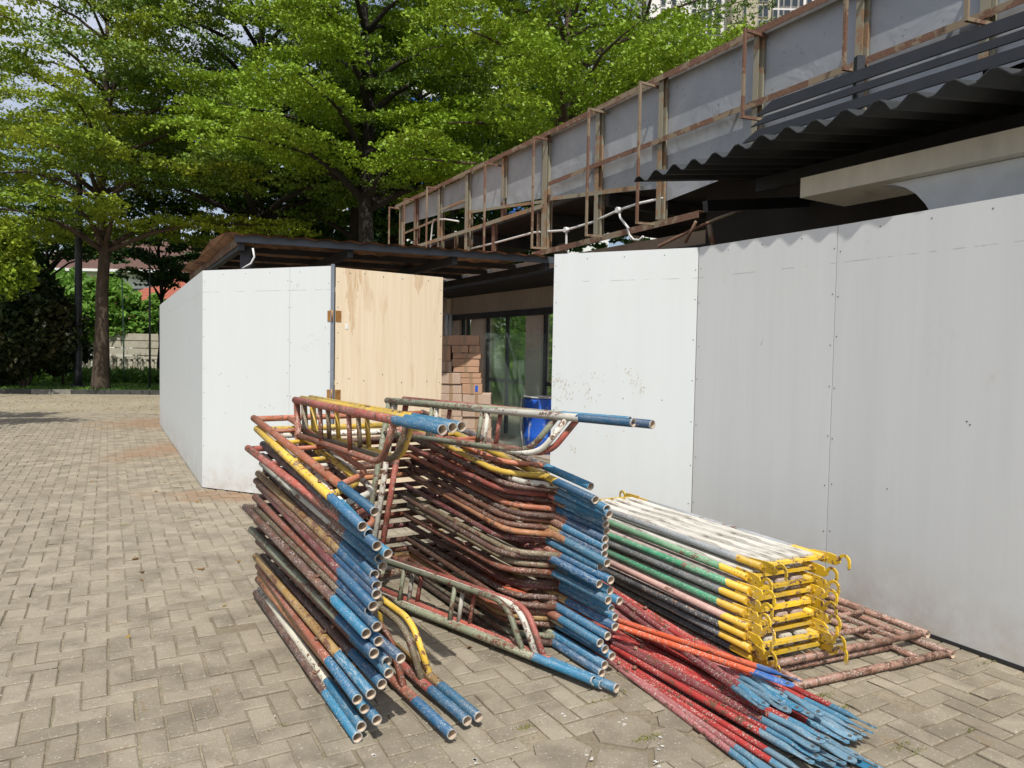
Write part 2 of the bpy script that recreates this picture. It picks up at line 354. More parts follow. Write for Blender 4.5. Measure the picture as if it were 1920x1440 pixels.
def brick_field():
    w_ = .105; j = .0042; vs = []; fs = []; rn = []
    def brick(cx, cy, lx, ly):
        P = U*cx + V*cy
        if P.y < 1.2 or P.y > 18.2: return
        if P.x < -.80*P.y-1.2 or P.x > max(3.4, .3*P.y): return
        # inside the building footprint (right of its line) stays soil
        q = (P-Vector((.45, 10.3, 0))).dot(V)
        if q > .3 and P.y > 7: return
        for s in slabs:
            c = sum(s, Vector())/len(s)
            if inside(P, [c+(a-c)*1.12 for a in s]): return
        if random.random() < .004: return
        if P.y > 17.0+math.sin(P.x*1.3)*.35: return
        z = random.gauss(0, .0016)-(.004 if random.random() < .02 else 0); tx, ty = random.gauss(0, .009), random.gauss(0, .009); a = random.gauss(0, .014)
        hx, hy = lx/2-j, ly/2-j; b = .005; ca, sa = math.cos(a), math.sin(a); k = len(vs)
        jx, jy = random.gauss(0, .0015), random.gauss(0, .0015)
        for (dx, dy, zz) in ((hx, hy, -.03), (hx, hy, -.004), (hx-b, hy-b, 0)):
            for sx, sy in ((-1, -1), (1, -1), (1, 1), (-1, 1)):
                ch_ = .012 if (zz > -.01 and random.random() < .03) else .0016; ox = sx*(dx-random.uniform(0, ch_)); oy = sy*(dy-random.uniform(0, ch_))
                qx, qy = ox*ca-oy*sa+jx, ox*sa+oy*ca+jy
                pp = P + U*qx + V*qy; vs.append((pp.x, pp.y, zz+z+tx*ox+ty*oy))
        for r_ in (0, 4):
            for i in range(4): fs.append((k+r_+i, k+r_+(i+1) % 4, k+r_+4+(i+1) % 4, k+r_+4+i))
        fs.append((k+8, k+9, k+10, k+11)); rn.extend([random.random()]*9)
    n = 230
    for x in range(-40, n):
        for y in range(-n, 110):
            c = (x-y) % 4
            if c == 0: brick((x+1)*w_, (y+.5)*w_, 2*w_, w_)
            elif c == 2: brick((x+.5)*w_, y*w_, w_, 2*w_)
    me = bpy.data.meshes.new('paving'); me.from_pydata(vs, [], fs); a = me.attributes.new('rnd', 'FLOAT', 'FACE'); a.data.foreach_set('value', rn)
    me.materials.append(M['paver']); o = bpy.data.objects.new('paving', me); COL.objects.link(o); tag(o, kind='structure')
M['paver'] = paver_mat(); brick_field()
sl = MB()
for s in slabs:
    c = sum(s, Vector())/len(s); z = random.uniform(-.002, .003)
    lo = [Vector((p.x, p.y, -.03)) for p in s]; mi = [Vector((p.x, p.y, z-.004)) for p in s]; hi = [c.lerp(p, .985)+Vector((0, 0, z)) for p in s]
    n = len(s); sl.add(lo+mi+hi, [(r_*n+i, r_*n+(i+1) % n, (r_+1)*n+(i+1) % n, (r_+1)*n+i) for r_ in (0, 1) for i in range(n)]+[list(range(2*n, 3*n))])
tag(sl.build('paving_slabs', M['paver']), kind='structure')

# far drive, kerb, lawn
def drive_mat():
    m = NT('worn_drive'); c = m.coord('Object'); f = m.noise(c, 22, 5, .7); n = m.noise(c, .5, 5)
    b = m.mix(m.rng(n, .35, .65), (.25, .215, .155), (.32, .28, .205)); b = m.mix(m.rng(f, .5, .68, 0, .7), b, (.30, .27, .12)); m.base(b); m.rough(.95); m.bump(f, .5, .02); return m.mat
dm = MB(); dm.add([(-60, 16.4, -.004), (6, 16.4, -.004), (6, 32, -.004), (-60, 15.5, -.004)], [(0, 1, 2, 3)])
k0, k1 = atz(-300, 738.5-3, 0), atz(420, 741, 0); kd = (k1-k0); kd.z = 0; kn = Vector((-kd.y, kd.x, 0)).normalized(); kd.normalize()
dm = MB(); a0, a1 = k0-kd*30, k0+kd*60
dm.add([(-70, 15.0, -.004), (20, 15.0, -.004), tuple(a1+Vector((0, 0, -.004))), tuple(a0+Vector((0, 0, -.004)))], [(0, 1, 2, 3)])
tag(dm.build('drive', drive_mat()), kind='structure')
km = MB(); kmats = [simple('kerb_white', (.22, .21, .18), .9, .4, 6), simple('kerb_dark', (.06, .06, .055), .9, .3, 6)]
for i in range(60):
    p = k0-kd*6+kd*(i*.6); km.bar(p+kn*.08+Vector((0, 0, .06)), p+kd*.585+kn*.08+Vector((0, 0, .06)), .16, .17, 0 if random.random() < .3 else 1)
tag(km.build('kerb', kmats), kind='structure')
def grass_mat(nm, a, b_):
    m = NT(nm); c = m.coord('Object'); b = m.mix(m.rng(m.noise(c, 3, 5), .3, .7), a, b_); m.base(b); m.rough(.9); m.bump(m.noise(c, 30, 3), 1, .05); return m.mat
lw = MB(); a0, a1 = k0-kd*30+kn*.16, k0+kd*60+kn*.16
lw.add([a0+Vector((0, 0, .1)), a1+Vector((0, 0, .1)), a1+kn*90+Vector((0, 0, .1)), a0+kn*90+Vector((0, 0, .1))], [(0, 1, 2, 3)])
tag(lw.build('lawn', grass_mat('lawn_grass', (.05, .12, .015), (.10, .20, .03))), kind='structure')

# ------------------------------------------------------------------ leaves
def leaf_mat(nm, a, b_, c_=None, trans=.35):
    m = NT(nm); gm = m.n('ShaderNodeNewGeometry'); r = gm.outputs['Random Per Island']
    col = m.mix(r, a, b_)
    col = m.mix(m.rng(m.noise(m.coord('Object'), .45, 3), .4, .62), col, c_ or b_)
    m.base(col); m.rough(.5); m.bs.inputs['Specular IOR Level'].default_value = .3
    tr = m.n('ShaderNodeBsdfTranslucent'); m.l(col, tr.inputs[0]); mx = m.n('ShaderNodeMixShader'); mx.inputs[0].default_value = trans
    m.l(m.bs.outputs[0], mx.inputs[1]); m.l(tr.outputs[0], mx.inputs[2]); m.l(mx.outputs[0], m.out.inputs[0]); return m.mat
LM = dict(
    mid=leaf_mat('leaf_terminalia', (.12, .20, .014), (.24, .34, .025), (.31, .37, .03), trans=.22),
    bright=leaf_mat('leaf_bright', (.16, .26, .015), (.30, .41, .03), (.20, .32, .02), trans=.22),
    dark=leaf_mat('leaf_dark', (.018, .05, .012), (.05, .11, .02)),
    deep=leaf_mat('leaf_deep_shrub', (.015, .035, .012), (.04, .075, .02), (.06, .05, .02)),
    shade=leaf_mat('leaf_shaded_green', (.045, .10, .012), (.12, .20, .025), (.16, .24, .03), trans=.12),
    fran=leaf_mat('leaf_frangipani', (.09, .22, .03), (.20, .36, .06)),
    ground=leaf_mat('leaf_ground', (.06, .15, .02), (.16, .28, .05)),
    vine=leaf_mat('leaf_vine', (.16, .24, .05), (.30, .36, .12)),
    pink=leaf_mat('petal_pink', (.55, .15, .18), (.75, .40, .35)),
    moss=leaf_mat('leaf_moss', (.14, .15, .03), (.26, .26, .06)),
    litter=leaf_mat('leaf_litter_dry', (.30, .26, .06), (.25, .13, .05), trans=.1))
def leaves(name, C, size, mat, parent, upb=1.2, elong=1.6, size_var=.35, down=0.):
    C = np.asarray(C, float); n = len(C)
    N = rng.normal(size=(n, 3)); N[:, 2] += upb; N /= np.linalg.norm(N, axis=1)[:, None]
    A = rng.normal(size=(n, 3)); A[:, 2] -= down*2; A -= N*(A*N).sum(1)[:, None]; A /= np.linalg.norm(A, axis=1)[:, None]
    B = np.cross(N, A); s = size*(1+size_var*rng.uniform(-1, 1, n))[:, None]
    a = A*s*elong/2; b = B*s/2
    P = np.stack([C-a, C+b+N*s*.08, C+a, C-b+N*s*.08], 1).reshape(-1, 3)
    off = np.array(parent.location) if parent is not None else 0; P = P-off
    me = bpy.data.meshes.new(name); me.vertices.add(4*n); me.vertices.foreach_set('co', P.astype(np.float32).ravel())
    me.loops.add(4*n); me.loops.foreach_set('vertex_index', np.arange(4*n, dtype=np.int32))
    me.polygons.add(n); me.polygons.foreach_set('loop_start', np.arange(0, 4*n, 4, dtype=np.int32)); me.polygons.foreach_set('loop_total', np.full(n, 4, dtype=np.int32))
    me.update(); me.validate(); me.materials.append(mat)
    o = bpy.data.objects.new(name, me); COL.objects.link(o)
    if parent is not None: o.parent = parent
    return o
M['bark'] = simple('bark', (.085, .06, .042), .95, .35, 5, bump=.8, stretch=(1, 1, .4))
M['bark_dark'] = simple('bark_dark', (.022, .017, .013), .95, .35, 5, bump=.8)
def blob_foliage(c, rx, ry, rz, n, seed, shell=.5, clump=14):
    g = np.random.default_rng(seed); k = max(4, n//clump)
    d = g.normal(size=(k, 3)); d /= np.linalg.norm(d, axis=1)[:, None]; rad = (shell+(1-shell)*g.uniform(0, 1, k))**.7
    rad *= 1+.16*np.sin(d[:, 0]*5+seed)+.14*np.cos(d[:, 2]*6+d[:, 1]*4)
    P = d*rad[:, None]*np.array([rx, ry, rz])+np.array(c)
    s = .09*max(rx, rz)**.5
    return (P[:, None, :]+g.normal(0, s, (k, clump, 3))).reshape(-1, 3)
def layered_tree(loc, H, z0, Rm, nleaf, lm, label, trunk_r=.26, gap=1.25, seed=0, lean=(0, 0), leaf=.072, az=None, top_taper=.6, group=None, bark='bark', name='shade_tree', nb=7):
    r = random.Random(seed); g = np.random.default_rng(seed+5)
    t = thing(name, label, 'tree', loc, group)
    L = Vector(loc); tb = MB()
    pts = []; N = 9
    for i in range(N):
        f = i/(N-1); pts.append(L+Vector((lean[0]*f+r.uniform(-.12, .12)*(0 < i), lean[1]*f+r.uniform(-.12, .12)*(0 < i), H*.92*f)))
    tb.tube(pts, [trunk_r*(1.25 if i == 0 else 1)*(1-.8*i/(N-1)) for i in range(N)], 10)
    def tp(z):
        f = min(max(z/(H*.92), 0), 1)*(N-1); i = min(int(f), N-2); return pts[i].lerp(pts[i+1], f-i)
    pads = []; lb = MB(); z = z0
    while z < H:
        f = (z-z0)/(H-z0); reach = Rm*(1-top_taper*f**1.5)*(.75+.25*min(1, f*4+.4))
        k = max(4, int(nb*(1-.4*f))); a0 = r.uniform(0, 6.28)
        for j in range(k):
            a = a0+j*6.283/k+r.uniform(-.3, .3)
            if az and not (az[0] < (a % 6.283) < az[1]): continue
            rr = reach*r.uniform(.7, 1.08); b0 = tp(z-.9-r.random()*.5); e = Vector((math.cos(a), math.sin(a), 0))
            drp = r.uniform(-.02, .10); P = [b0+e*rr*q+Vector((0, 0, 1.1*math.sin(min(1, q*1.7)*1.57)-drp*rr*q*q)) for q in (0, .25, .5, .75, 1)]
            br = trunk_r*(.42-.2*f); tb.tube(P, [br, br*.7, br*.45, br*.28, br*.1], 6)
            for q in (.38, .6, .8, .97):
                c = P[0].lerp(P[-1], q); iq = q*4; i0 = min(int(iq), 3); c = P[i0].lerp(P[i0+1], iq-i0)
                side = Vector((-e.y, e.x, 0))*r.uniform(-.9, .9)*rr*.28*(1.2-q*.4)
                pads.append((c+side+Vector((0, 0, r.uniform(-.15, .25))), e, rr*r.uniform(.20, .32), rr*r.uniform(.10, .17)))
        z += gap*r.uniform(.75, 1.2)
    tot = sum(p[2]*p[3] for p in pads); out = []; nleaf *= 1.55 if leaf < .1 else 1
    for c, e, la, lb_ in pads:
        nr = max(6, int(nleaf*la*lb_/tot/11)); th = g.uniform(0, 6.283, nr); ra = np.sqrt(g.uniform(0, 1, nr))*(1+.18*np.sin(th*3+c.x)+.12*np.sin(th*7+c.y))
        x = ra*np.cos(th)*la*1.25; y = ra*np.sin(th)*lb_*1.25; zz = g.normal(0, .05, nr)-.10*(ra**2)*la+.07*np.sin(x*3+c.x*5)*np.cos(y*3+c.y)
        Cx = np.stack([c.x+x*e.x-y*e.y, c.y+x*e.y+y*e.x, c.z+zz], 1)
        out.append((Cx[:, None, :]+g.normal(0, 1, (nr, 11, 3))*np.array([.11, .11, .03])).reshape(-1, 3))
    C = np.concatenate(out)
    tb.build('trunk', M[bark], t); leaves('crown', C, leaf, LM[lm], t)
    return t
GT = 'tall layered shade trees behind the site'
def T(px, Y, py=None): p = atY(px, 700, Y); return (p.x, p.y, .08)
layered_tree(T(188, 25.2), 14.5, 6.1, 6.4, 58000, 'mid', 'shade tree with knobbly bare brown trunk beside the black lamp post', .25, 1.35, 1, (.3, 0), group=GT)
layered_tree(T(478, 27), 17.5, 7.2, 6.6, 70000, 'shade', 'tall layered tree with dark trunk rising behind the open end of the left roof', .33, 1.4, 2, (.2, 0), group=GT, bark='bark_dark')
layered_tree(T(700, 23.5), 15.5, 7.4, 5.4, 50000, 'bright', 'layered tree with bright sprays and slanting limbs just left of the parapet end', .34, 1.4, 3, (-.5, 0), group=GT, nb=6, bark='bark_dark')
layered_tree(T(830, 29), 18, 8.3, 6.2, 62000, 'shade', 'layered tree whose thick trunk stands behind the low end of the parapet', .42, 1.4, 4, group=GT, bark='bark_dark')
layered_tree(T(1050, 21.5), 14.5, 7.2, 5.4, 52000, 'bright', 'bright green tree spreading over the middle of the sloping parapet', .3, 1.3, 5, group=GT)
layered_tree(T(1190, 33), 21, 9, 7.0, 40000, 'shade', 'taller tree whose crown reaches in front of the white tower block', .35, 1.5, 6, group=GT)
layered_tree((-24.0, 27, .08), 16, 7.2, 8.0, 50000, 'mid', 'tree at the left edge of the photo with its trunk out of sight', .35, 1.45, 7, group=GT)
layered_tree((-11.2, 10.9, 0), 8.2, 5.6, 2.5, 12000, 'mid', 'tree outside the left edge throwing the dappled shadow on the paving', .25, 1.0, 8, group=GT)
for i, (px, Y, H, z0, Rr, lab) in enumerate([(610, 40, 20, 3.0, 7.5, 'dark far tree between the two thick dark trunks'),
        (780, 44, 22, 3, 8.5, 'dark far tree behind the low end of the parapet'), (1020, 42, 23, 6, 8, 'dark far tree behind the middle of the parapet')]):
    layered_tree(T(px, Y), H, z0, Rr, 32000, 'dark', lab, .4, 1.3, 20+i, leaf=.2, bark='bark_dark', name='far_tree', group='dark trees in the background')

t_ = layered_tree(T(300, 33), 7.2, 4.9, 2.6, 9000, 'dark', 'low dark tree hanging in front of the brown roof beside the hoarding', .12, .7, 41, leaf=.1, bark='bark_dark')
layered_tree(T(95, 31), 8.4, 5.6, 3.2, 12000, 'dark', 'low dark layered tree between the lamp post and the big shrub', .14, .7, 42, leaf=.1, bark='bark_dark')
for j_, (px, Y, rr, lx, H_, lab) in enumerate([(440, 30, .32, .5, 13, 'thick dark bare trunk behind the left corner of the patio roof'), (600, 32, .38, -1.2, 14, 'thick dark trunk leaning left behind the patio roof'), (655, 28, .22, .3, 13, 'slim dark trunk behind the plywood door'), (735, 34, .45, .4, 15, 'very thick dark trunk just left of the low parapet end')]):
    b_ = Vector(T(px, Y)); tt = thing('bare_tree', lab, 'tree', b_, 'dark trunks behind the patio roof'); m = MB()
    m.tube([b_, b_+Vector((lx*.2, 0, H_*.3)), b_+Vector((lx*.6, .1, H_*.6)), b_+Vector((lx, 0, H_))], [rr*1.2, rr, rr*.8, rr*.4], 10); m.build('trunk', M['bark_dark'], tt)
    for k_ in range(4):
        a_ = b_+Vector((lx*.5, 0, H_*(.35+.1*k_))); e_ = (-1)**(k_+j_); m = MB(); m.tube([a_, a_+Vector((e_*1.2, 0, .7)), a_+Vector((e_*3.0, -.3, 1.2+.3*k_)), a_+Vector((e_*4.6, -.2, 1.3+.5*k_))], [rr*.45, rr*.35, rr*.22, rr*.08], 7); m.build('limb', M['bark_dark'], tt)
        C_ = blob_foliage(tuple(a_+Vector((e_*3.6, -.2, 1.3))), 1.8, 1.2, .7, 1500, 60+k_+j_*5); leaves('leaf_spray', C_, .12, LM['dark'], tt)
# shrubs left
def shrub(name, loc, parts, lm, label, leaf=.12, stem=.05, cat='shrub', upb=.6, extra=None, elong=1.8):
    t = thing(name, label, cat, loc); tb = MB(); L = Vector(loc); C = []
    for i, (dx, dy, z, rx, rz, n) in enumerate(parts):
        tb.tube([L+Vector((dx*.1, dy*.1, 0)), L+Vector((dx*.6, dy*.6, z*.5)), L+Vector((dx, dy, z))], [stem, stem*.7, stem*.3], 6)
        C.append(blob_foliage((L.x+dx, L.y+dy, L.z+z), rx, rx, rz, n, 31+i+int(abs(L.x)*10)))
    tb.build('stem', M['bark'], t); leaves('foliage', np.concatenate(C), leaf, LM[lm], t, upb=upb, elong=elong)
    if extra: leaves('blossom', np.concatenate(C)[::extra]+np.array([0, -.15, .1]), .13, LM['pink'], t, upb=.2, elong=1.1)
    return t
shrub('shrub', T(45, 25.6), [(0, 0, 2.4, 1.7, 1.5, 9000), (-.7, .2, 1.5, 1.3, 1.3, 5000), (.7, .1, 1.7, 1.1, 1.0, 5000), (.1, 0, 3.3, .9, .8, 3000)], 'deep', 'dark dense shrub on the lawn at the left edge', stem=.07)
shrub('shrub', T(118, 27.0), [(0, 0, 1.5, .8, .9, 3000)], 'deep', 'small dark shrub on the lawn between the big shrub and the lamp post')
FG = 'frangipani trees with pink blossom'
for i, (px, Y, parts, lab) in enumerate([
    (100, 41, [(0, 0, 4.2, 2.2, 1.6, 6000), (-1.5, 0, 3.2, 1.6, 1.2, 4000), (1.4, 0, 3.0, 1.4, 1.3, 4000)], 'frangipani with pink blossom behind the big dark shrub'),
    (200, 42, [(0, 0, 4.0, 1.7, 1.5, 5000), (.9, 0, 2.8, 1.4, 1.1, 4000), (-.9, 0, 2.6, 1.2, 1.1, 3000)], 'frangipani with pink blossom right behind the bare brown trunk'),
    (262, 43, [(0, 0, 2.8, 1.3, 1.0, 3000), (1.0, 0, 3.4, .9, 1.0, 2500)], 'frangipani in front of the red tiled roof near the hoarding edge'),
    (10, 42, [(0, 0, 5.5, 2.0, 1.6, 5000), (.5, 0, 3.2, 1.6, 1.3, 4000)], 'frangipani with pink blossom at the far left edge')]):
    o = shrub('frangipani_tree', T(px, Y), parts, 'fran', lab, leaf=.19, stem=.12, cat='tree', extra=70, elong=2.6); o['group'] = FG
o = shrub('bush', T(-5, 22), [(0, 0, 4.1, .9, 1.1, 6000)], 'mid', 'yellow green bush with reddish tips high at the left edge', stem=.06, leaf=.085)
# ground cover
g2 = np.random.default_rng(3); n = 14000
s_ = g2.uniform(-12, 32, n); q_ = g2.uniform(5.5, 9.5, n)
P = np.array(k0)[None, :]*1.0+np.outer(s_, np.array(kd))+np.outer(q_, np.array(kn)); P[:, 2] = .1+g2.uniform(0, .5, n)
tag(leaves('ground_cover', P, .10, LM['ground'], None, upb=.2, elong=4.5, down=-.6), 'strap leaved ground cover along the back of the lawn', 'plants', kind='stuff')
n = 26000; s_ = g2.uniform(-8, 26, n); q_ = g2.uniform(.2, 6.5, n)
P = np.array(k0)[None, :]*1.0+np.outer(s_, np.array(kd))+np.outer(q_, np.array(kn)); P[:, 2] = .12+g2.uniform(0, .04, n)
tag(leaves('grass', P, .03, LM['ground'], None, upb=.0, elong=3, down=-1), 'short grass of the lawn behind the kerb', 'grass', kind='stuff')
# litter
n = 2600; X = g2.uniform(-19, -6, n); Y = 17+g2.uniform(0, 1, n)**1.2*6.5; P = np.stack([X, Y, np.full(n, .004)], 1)
X2 = g2.uniform(-5, 3, 120); Y2 = g2.uniform(3.6, 14, 120); P = np.concatenate([P, np.stack([X2, Y2, np.full(120, .006)], 1)])
tag(leaves('leaf_litter', P, .032, LM['litter'], None, upb=6, elong=1.6), 'small dry leaves scattered over the drive and paving', 'leaves', kind='stuff')
# weeds in joints
wp = []
for (px, py, k, sp) in [(165, 985, 120, .05), (230, 985, 90, .05), (250, 985, 120, .07), (345, 972, 160, .05), (520, 1362, 30, .02), (985, 1365, 120, .03), (1215, 1385, 200, .04), (1545, 1305, 120, .03), (1575, 1330, 120, .04),
        (1470, 1170, 260, .07), (1690, 1400, 80, .04), (1720, 1410, 60, .03), (1820, 1370, 60, .03), (1850, 1245, 90, .05), (1160, 1300, 60, .05), (1110, 1320, 60, .05), (1560, 1195, 120, .06)]:
    c = atz(px, py, 0); a = g2.normal(0, sp, k); b = g2.normal(0, .008, k)
    wp.append(np.array([c.x, c.y, 0])+np.outer(a, np.array(V))+np.outer(b, np.array(U))+np.stack([0*a, 0*a, g2.uniform(0, .012, k)], 1))
tag(leaves('weeds', np.concatenate(wp)[::2], .0045, LM['moss'], None, upb=.5, elong=2.2, down=-.4), 'thin green weeds and moss in the paving joints', 'weeds', kind='stuff')

nd = 900; dbm = MB(); dr = random.Random(77)
for i in range(nd):
    y = 2.3+dr.random()**1.6*9; x = dr.uniform(-.72*y, .30*y if y < 5 else -.1*y); r_ = dr.uniform(.0015, .006); c = Vector((x, y, .004)); a = dr.uniform(0, 6)
    dbm.add([c+Vector((r_*math.cos(a), r_*math.sin(a), 0)), c+Vector((r_*math.cos(a+2.1), r_*math.sin(a+2.1), 0)), c+Vector((r_*math.cos(a+4.2), r_*math.sin(a+4.2), 0)), c+Vector((0, 0, r_*.9))], [(0, 1, 3), (1, 2, 3), (2, 0, 3)])
tag(dbm.build('grit', simple('grit_stone', (.42, .38, .31), .9, .5, 40)), 'loose grit and crumbs of mortar on the paving', 'grit', kind='stuff')
sp = MB()
for (px, py, k, sx, sy) in [(1238, 1392, 7, 3, 9), (1232, 1425, 6, 3, 8), (1112, 1425, 3, 5, 8), (1020, 1322, 3, 6, 2), (1060, 1338, 2, 4, 3), (705, 1418, 3, 4, 4), (242, 962, 3, 5, 1), (60, 1100, 5, 6, 3), (1165, 1352, 6, 6, 5), (890, 1425, 5, 8, 5)]:
    for i in range(k):
        c = atz(px+dr.gauss(0, sx), py+dr.gauss(0, sy), .0025); r_ = dr.uniform(.002, .011); n_ = 7; sp.add([c+Vector((r_*dr.uniform(.5, 1.2)*math.cos(6.283*j/n_), r_*dr.uniform(.4, 1.1)*math.sin(6.283*j/n_), 0)) for j in range(n_)], [tuple(range(n_))])
tag(sp.build('paint_splashes', simple('dried_paint', (.50, .485, .44), .8, .1, 20)), 'dried white paint splashes on the paving', 'paint', kind='stuff')

# ------------------------------------------------------------------ poles, balustrade, houses
def pole(name, px, pyb, pyt, wd, mat, label, cat, seg=10, n=10):
    b = atz(px, pyb, .05) if pyb > 700 else None
    return b
p = T(146, 25.9); t = thing('lamp_post', 'thick black lamp post with a white board fixed to it, on the lawn', 'lamp post', p)
m = MB(); m.tube([Vector(p), Vector(p)+Vector((0, 0, .5)), Vector(p)+Vector((.05, 0, 5)), Vector(p)+Vector((.1, 0, 9))], [.15, .125, .115, .09], 12); m.build('post', M['black'], t)
m = MB(); m.tube([Vector(p)+Vector((0, 0, 0)), Vector(p)+Vector((0, 0, .12))], [.24, .24], 12); m.build('base', M['black'], t)
m = MB(); m.tube([Vector(p)+Vector((.1, 0, 9)), Vector(p)+Vector((.5, -.2, 9.4)), Vector(p)+Vector((1.2, -.4, 9.5))], .05, 8); m.build('arm', M['black'], t)
m = MB(); m.box(Vector(p)+Vector((1.5, -.5, 9.45)), (.7, .3, .12), -.3, bev=.03); m.build('lamp_head', M['black'], t)
m = MB(); m.box(Vector(p)+Vector((-.22, -.10, 1.62)), (.17, .025, .80), 0, bev=.004); sg = m.build('sign_board', simple('white_board', (.75, .75, .75), .5, .05), t, label='small upright white board')
M['sign_blue'] = simple('sign_blue', (.1, .12, .3), .6)
for i in range(5):
    m = MB(); m.box(Vector((-.22, -.1155, 1.45+.085*i)), (.035, .004, .05)); m.build('letter', M['sign_blue'], sg, local=True)
for (px, Y, h, rr, mt, lab, nm) in [(281, 25.6, 5.0, .035, 'black', 'thin dark pole on the lawn just left of the hoarding', 'thin_pole'), (232, 30, 4.2, .03, 'greenp', 'thin pale green pole in front of the balustrade', 'thin_pole')]:
    if mt == 'greenp': M['greenp'] = simple('pale_green_paint', (.25, .42, .33), .6)
    b = Vector(T(px, Y)); m = MB(); m.tube([b, b+Vector((.0, 0, h*.5)), b+Vector((-.06 if mt == 'greenp' else 0, 0, h))], [rr, rr, rr*.8], 8)
    m.tube([b, b+Vector((0, 0, .06))], rr*2, 8); o = m.build(nm, M[mt]); tag(o, lab, 'pole')
# balustrade
M['stone'] = simple('cream_stone', (.48, .43, .34), .85, .15, 5, bump=.2)
bt = thing('balustrade', 'low cream balustrade with turned balusters behind the ground cover', 'balustrade', T(200, 38))
def at38(px, z, Y=38): p = atY(px, 700, Y); return Vector((p.x, p.y, z))
x0, x1 = at38(60, 0).x, at38(420, 0).x
m = MB(); m.box(((x0+x1)/2, 38, 1.02), (x1-x0, .3, .12), bev=.02); m.build('top_rail', M['stone'], bt)
m = MB(); m.box(((x0+x1)/2, 38, .18), (x1-x0, .32, .26)); m.build('plinth', M['stone'], bt)
for i in range(int((x1-x0)/.28)):
    x = x0+.2+i*.28
    if i % 20 == 14: m = MB(); m.box((x, 38, .62), (.42, .42, 1.1), bev=.03); m.build('pier', M['stone'], bt); continue
    m = MB(); m.tube([(x, 38, .31), (x, 38, .45), (x, 38, .62), (x, 38, .80), (x, 38, .96)], [.06, .10, .06, .09, .06], 7); m.build('baluster', M['stone'], bt)
# slatted cream gate/fence further back
M['creamslat'] = simple('cream_boards', (.42, .38, .30), .7, .12, 4)
ft = thing('board_fence', 'cream fence of wide horizontal boards behind the balustrade', 'fence', at38(260, 0, 41))
xa, xb = at38(150, 0, 41).x, at38(400, 0, 41).x
m = MB()
for i in range(5): m.box(((xa+xb)/2, 41, .5+i*.42), (xb-xa, .05, .38))
m.build('board_panel', M['creamslat'], ft)
for i in range(6): m = MB(); m.box((xa+(xb-xa)*i/5, 41.08, 1.2), (.1, .1, 2.4)); m.build('post', M['creamslat'], ft)
# houses
def tile_mat():
    m = NT('red_roof_tiles'); c = m.coord('UV' if 0 else 'Object'); s = m.sepxyz(c)
    a = m.math('SINE', m.math('MULTIPLY', s[0], 22)); b = m.math('FRACT', m.math('MULTIPLY', s[2], 4.2))
    col = m.mix(m.noise(c, 3, 4), (.30, .07, .035), (.45, .13, .07)); m.base(m.mix(m.rng(b, 0, .2, .6, 0), col, (.14, .03, .02))); m.rough(.7)
    m.bump(m.math('ADD', a, b), .9, .06); return m.mat
M['tile'] = tile_mat(); M['housewhite'] = simple('white_render', (.72, .72, .70), .8, .06, 1); M['glassdark'] = simple('dark_window', (.03, .04, .05), .15, .2)
M['browntile'] = simple('brown_roof_tiles', (.10, .05, .035), .8, .3, 3, bump=.5)
def house(name, label, x0, x1, y0, y1, zw, zr, tm, wins):
    t = thing(name, label, 'house', ((x0+x1)/2, y0, 0)); m = MB(); m.box(((x0+x1)/2, (y0+y1)/2, zw/2), (x1-x0, y1-y0, zw)); m.build('wall', M['housewhite'], t)
    ov = .9; ym = (y0+y1)/2; m = MB(); A = [(x0-ov, y0-ov, zw-.2), (x1+ov, y0-ov, zw-.2), (x1+ov, y1+ov, zw-.2), (x0-ov, y1+ov, zw-.2), (x0+2.5, ym, zr), (x1-2.5, ym, zr)]
    m.add(A, [(0, 1, 5, 4), (1, 2, 5), (2, 3, 4, 5), (3, 0, 4), (0, 3, 2, 1)]); m.build('roof', tm, t)
    m = MB(); m.box(((x0+x1)/2, y0-ov-.05, zw-.28), (x1-x0+2*ov, .1, .22)); m.build('gutter', M['housewhite'], t)
    for (a, z, w_, h) in wins:
        m = MB(); m.box((a, y0-.02, z), (w_+.15, .08, h+.15)); f = m.build('window', M['housewhite'], t)
        m = MB(); m.box((a, y0-.07, z), (w_, .04, h)); pn = m.build('pane', M['glassdark'], f); 
        # pane mesh was built in world space: shift into the house frame
        pn.location = -Vector(t.location)
    return t
hx = at38(240, 0, 50).x
house('tiled_house', 'white house with red tiled roofs beyond the board fence', hx-1, hx+9, 50, 60, 4.6, 7.0, M['tile'], [(hx+1.5, 1.8, 1.6, 1.6), (hx+5, 1.8, 1.6, 1.6)])
hx2 = at38(90, 0, 62).x
house('tiled_house', 'large pale house with brown tiled roof seen behind the tree trunk', hx2-2, hx2+17, 62, 74, 8.3, 11.6, M['browntile'], [(hx2+2+3*i, 5.8, 1.4, 1.6) for i in range(5)])
lx, ly = at38(232, 0, 47.5).x, 47.5
t = thing('tiled_porch', 'lower red tiled porch roof in front of the white house', 'porch', (lx+4, ly, 0))
m = MB(); m.add([(lx-1.5, ly-1.5, 2.9), (lx+9, ly-1.5, 2.9), (lx+9, ly+2.3, 4.25), (lx+.5, ly+2.3, 4.25), (lx-1.5, ly-1.5, 2.8), (lx+9, ly-1.5, 2.8), (lx+9, ly+2.3, 4.15), (lx+.5, ly+2.3, 4.15)], [(0, 1, 2, 3), (7, 6, 5, 4), (0, 4, 5, 1), (1, 5, 6, 2), (2, 6, 7, 3), (3, 7, 4, 0)]); m.build('roof', M['tile'], t)
for i in range(3): m = MB(); m.tube([(lx-.6+i*4.5, ly-1.1, 0), (lx-.6+i*4.5, ly-1.1, 2.88)], .13, 10); m.build('column', M['housewhite'], t)

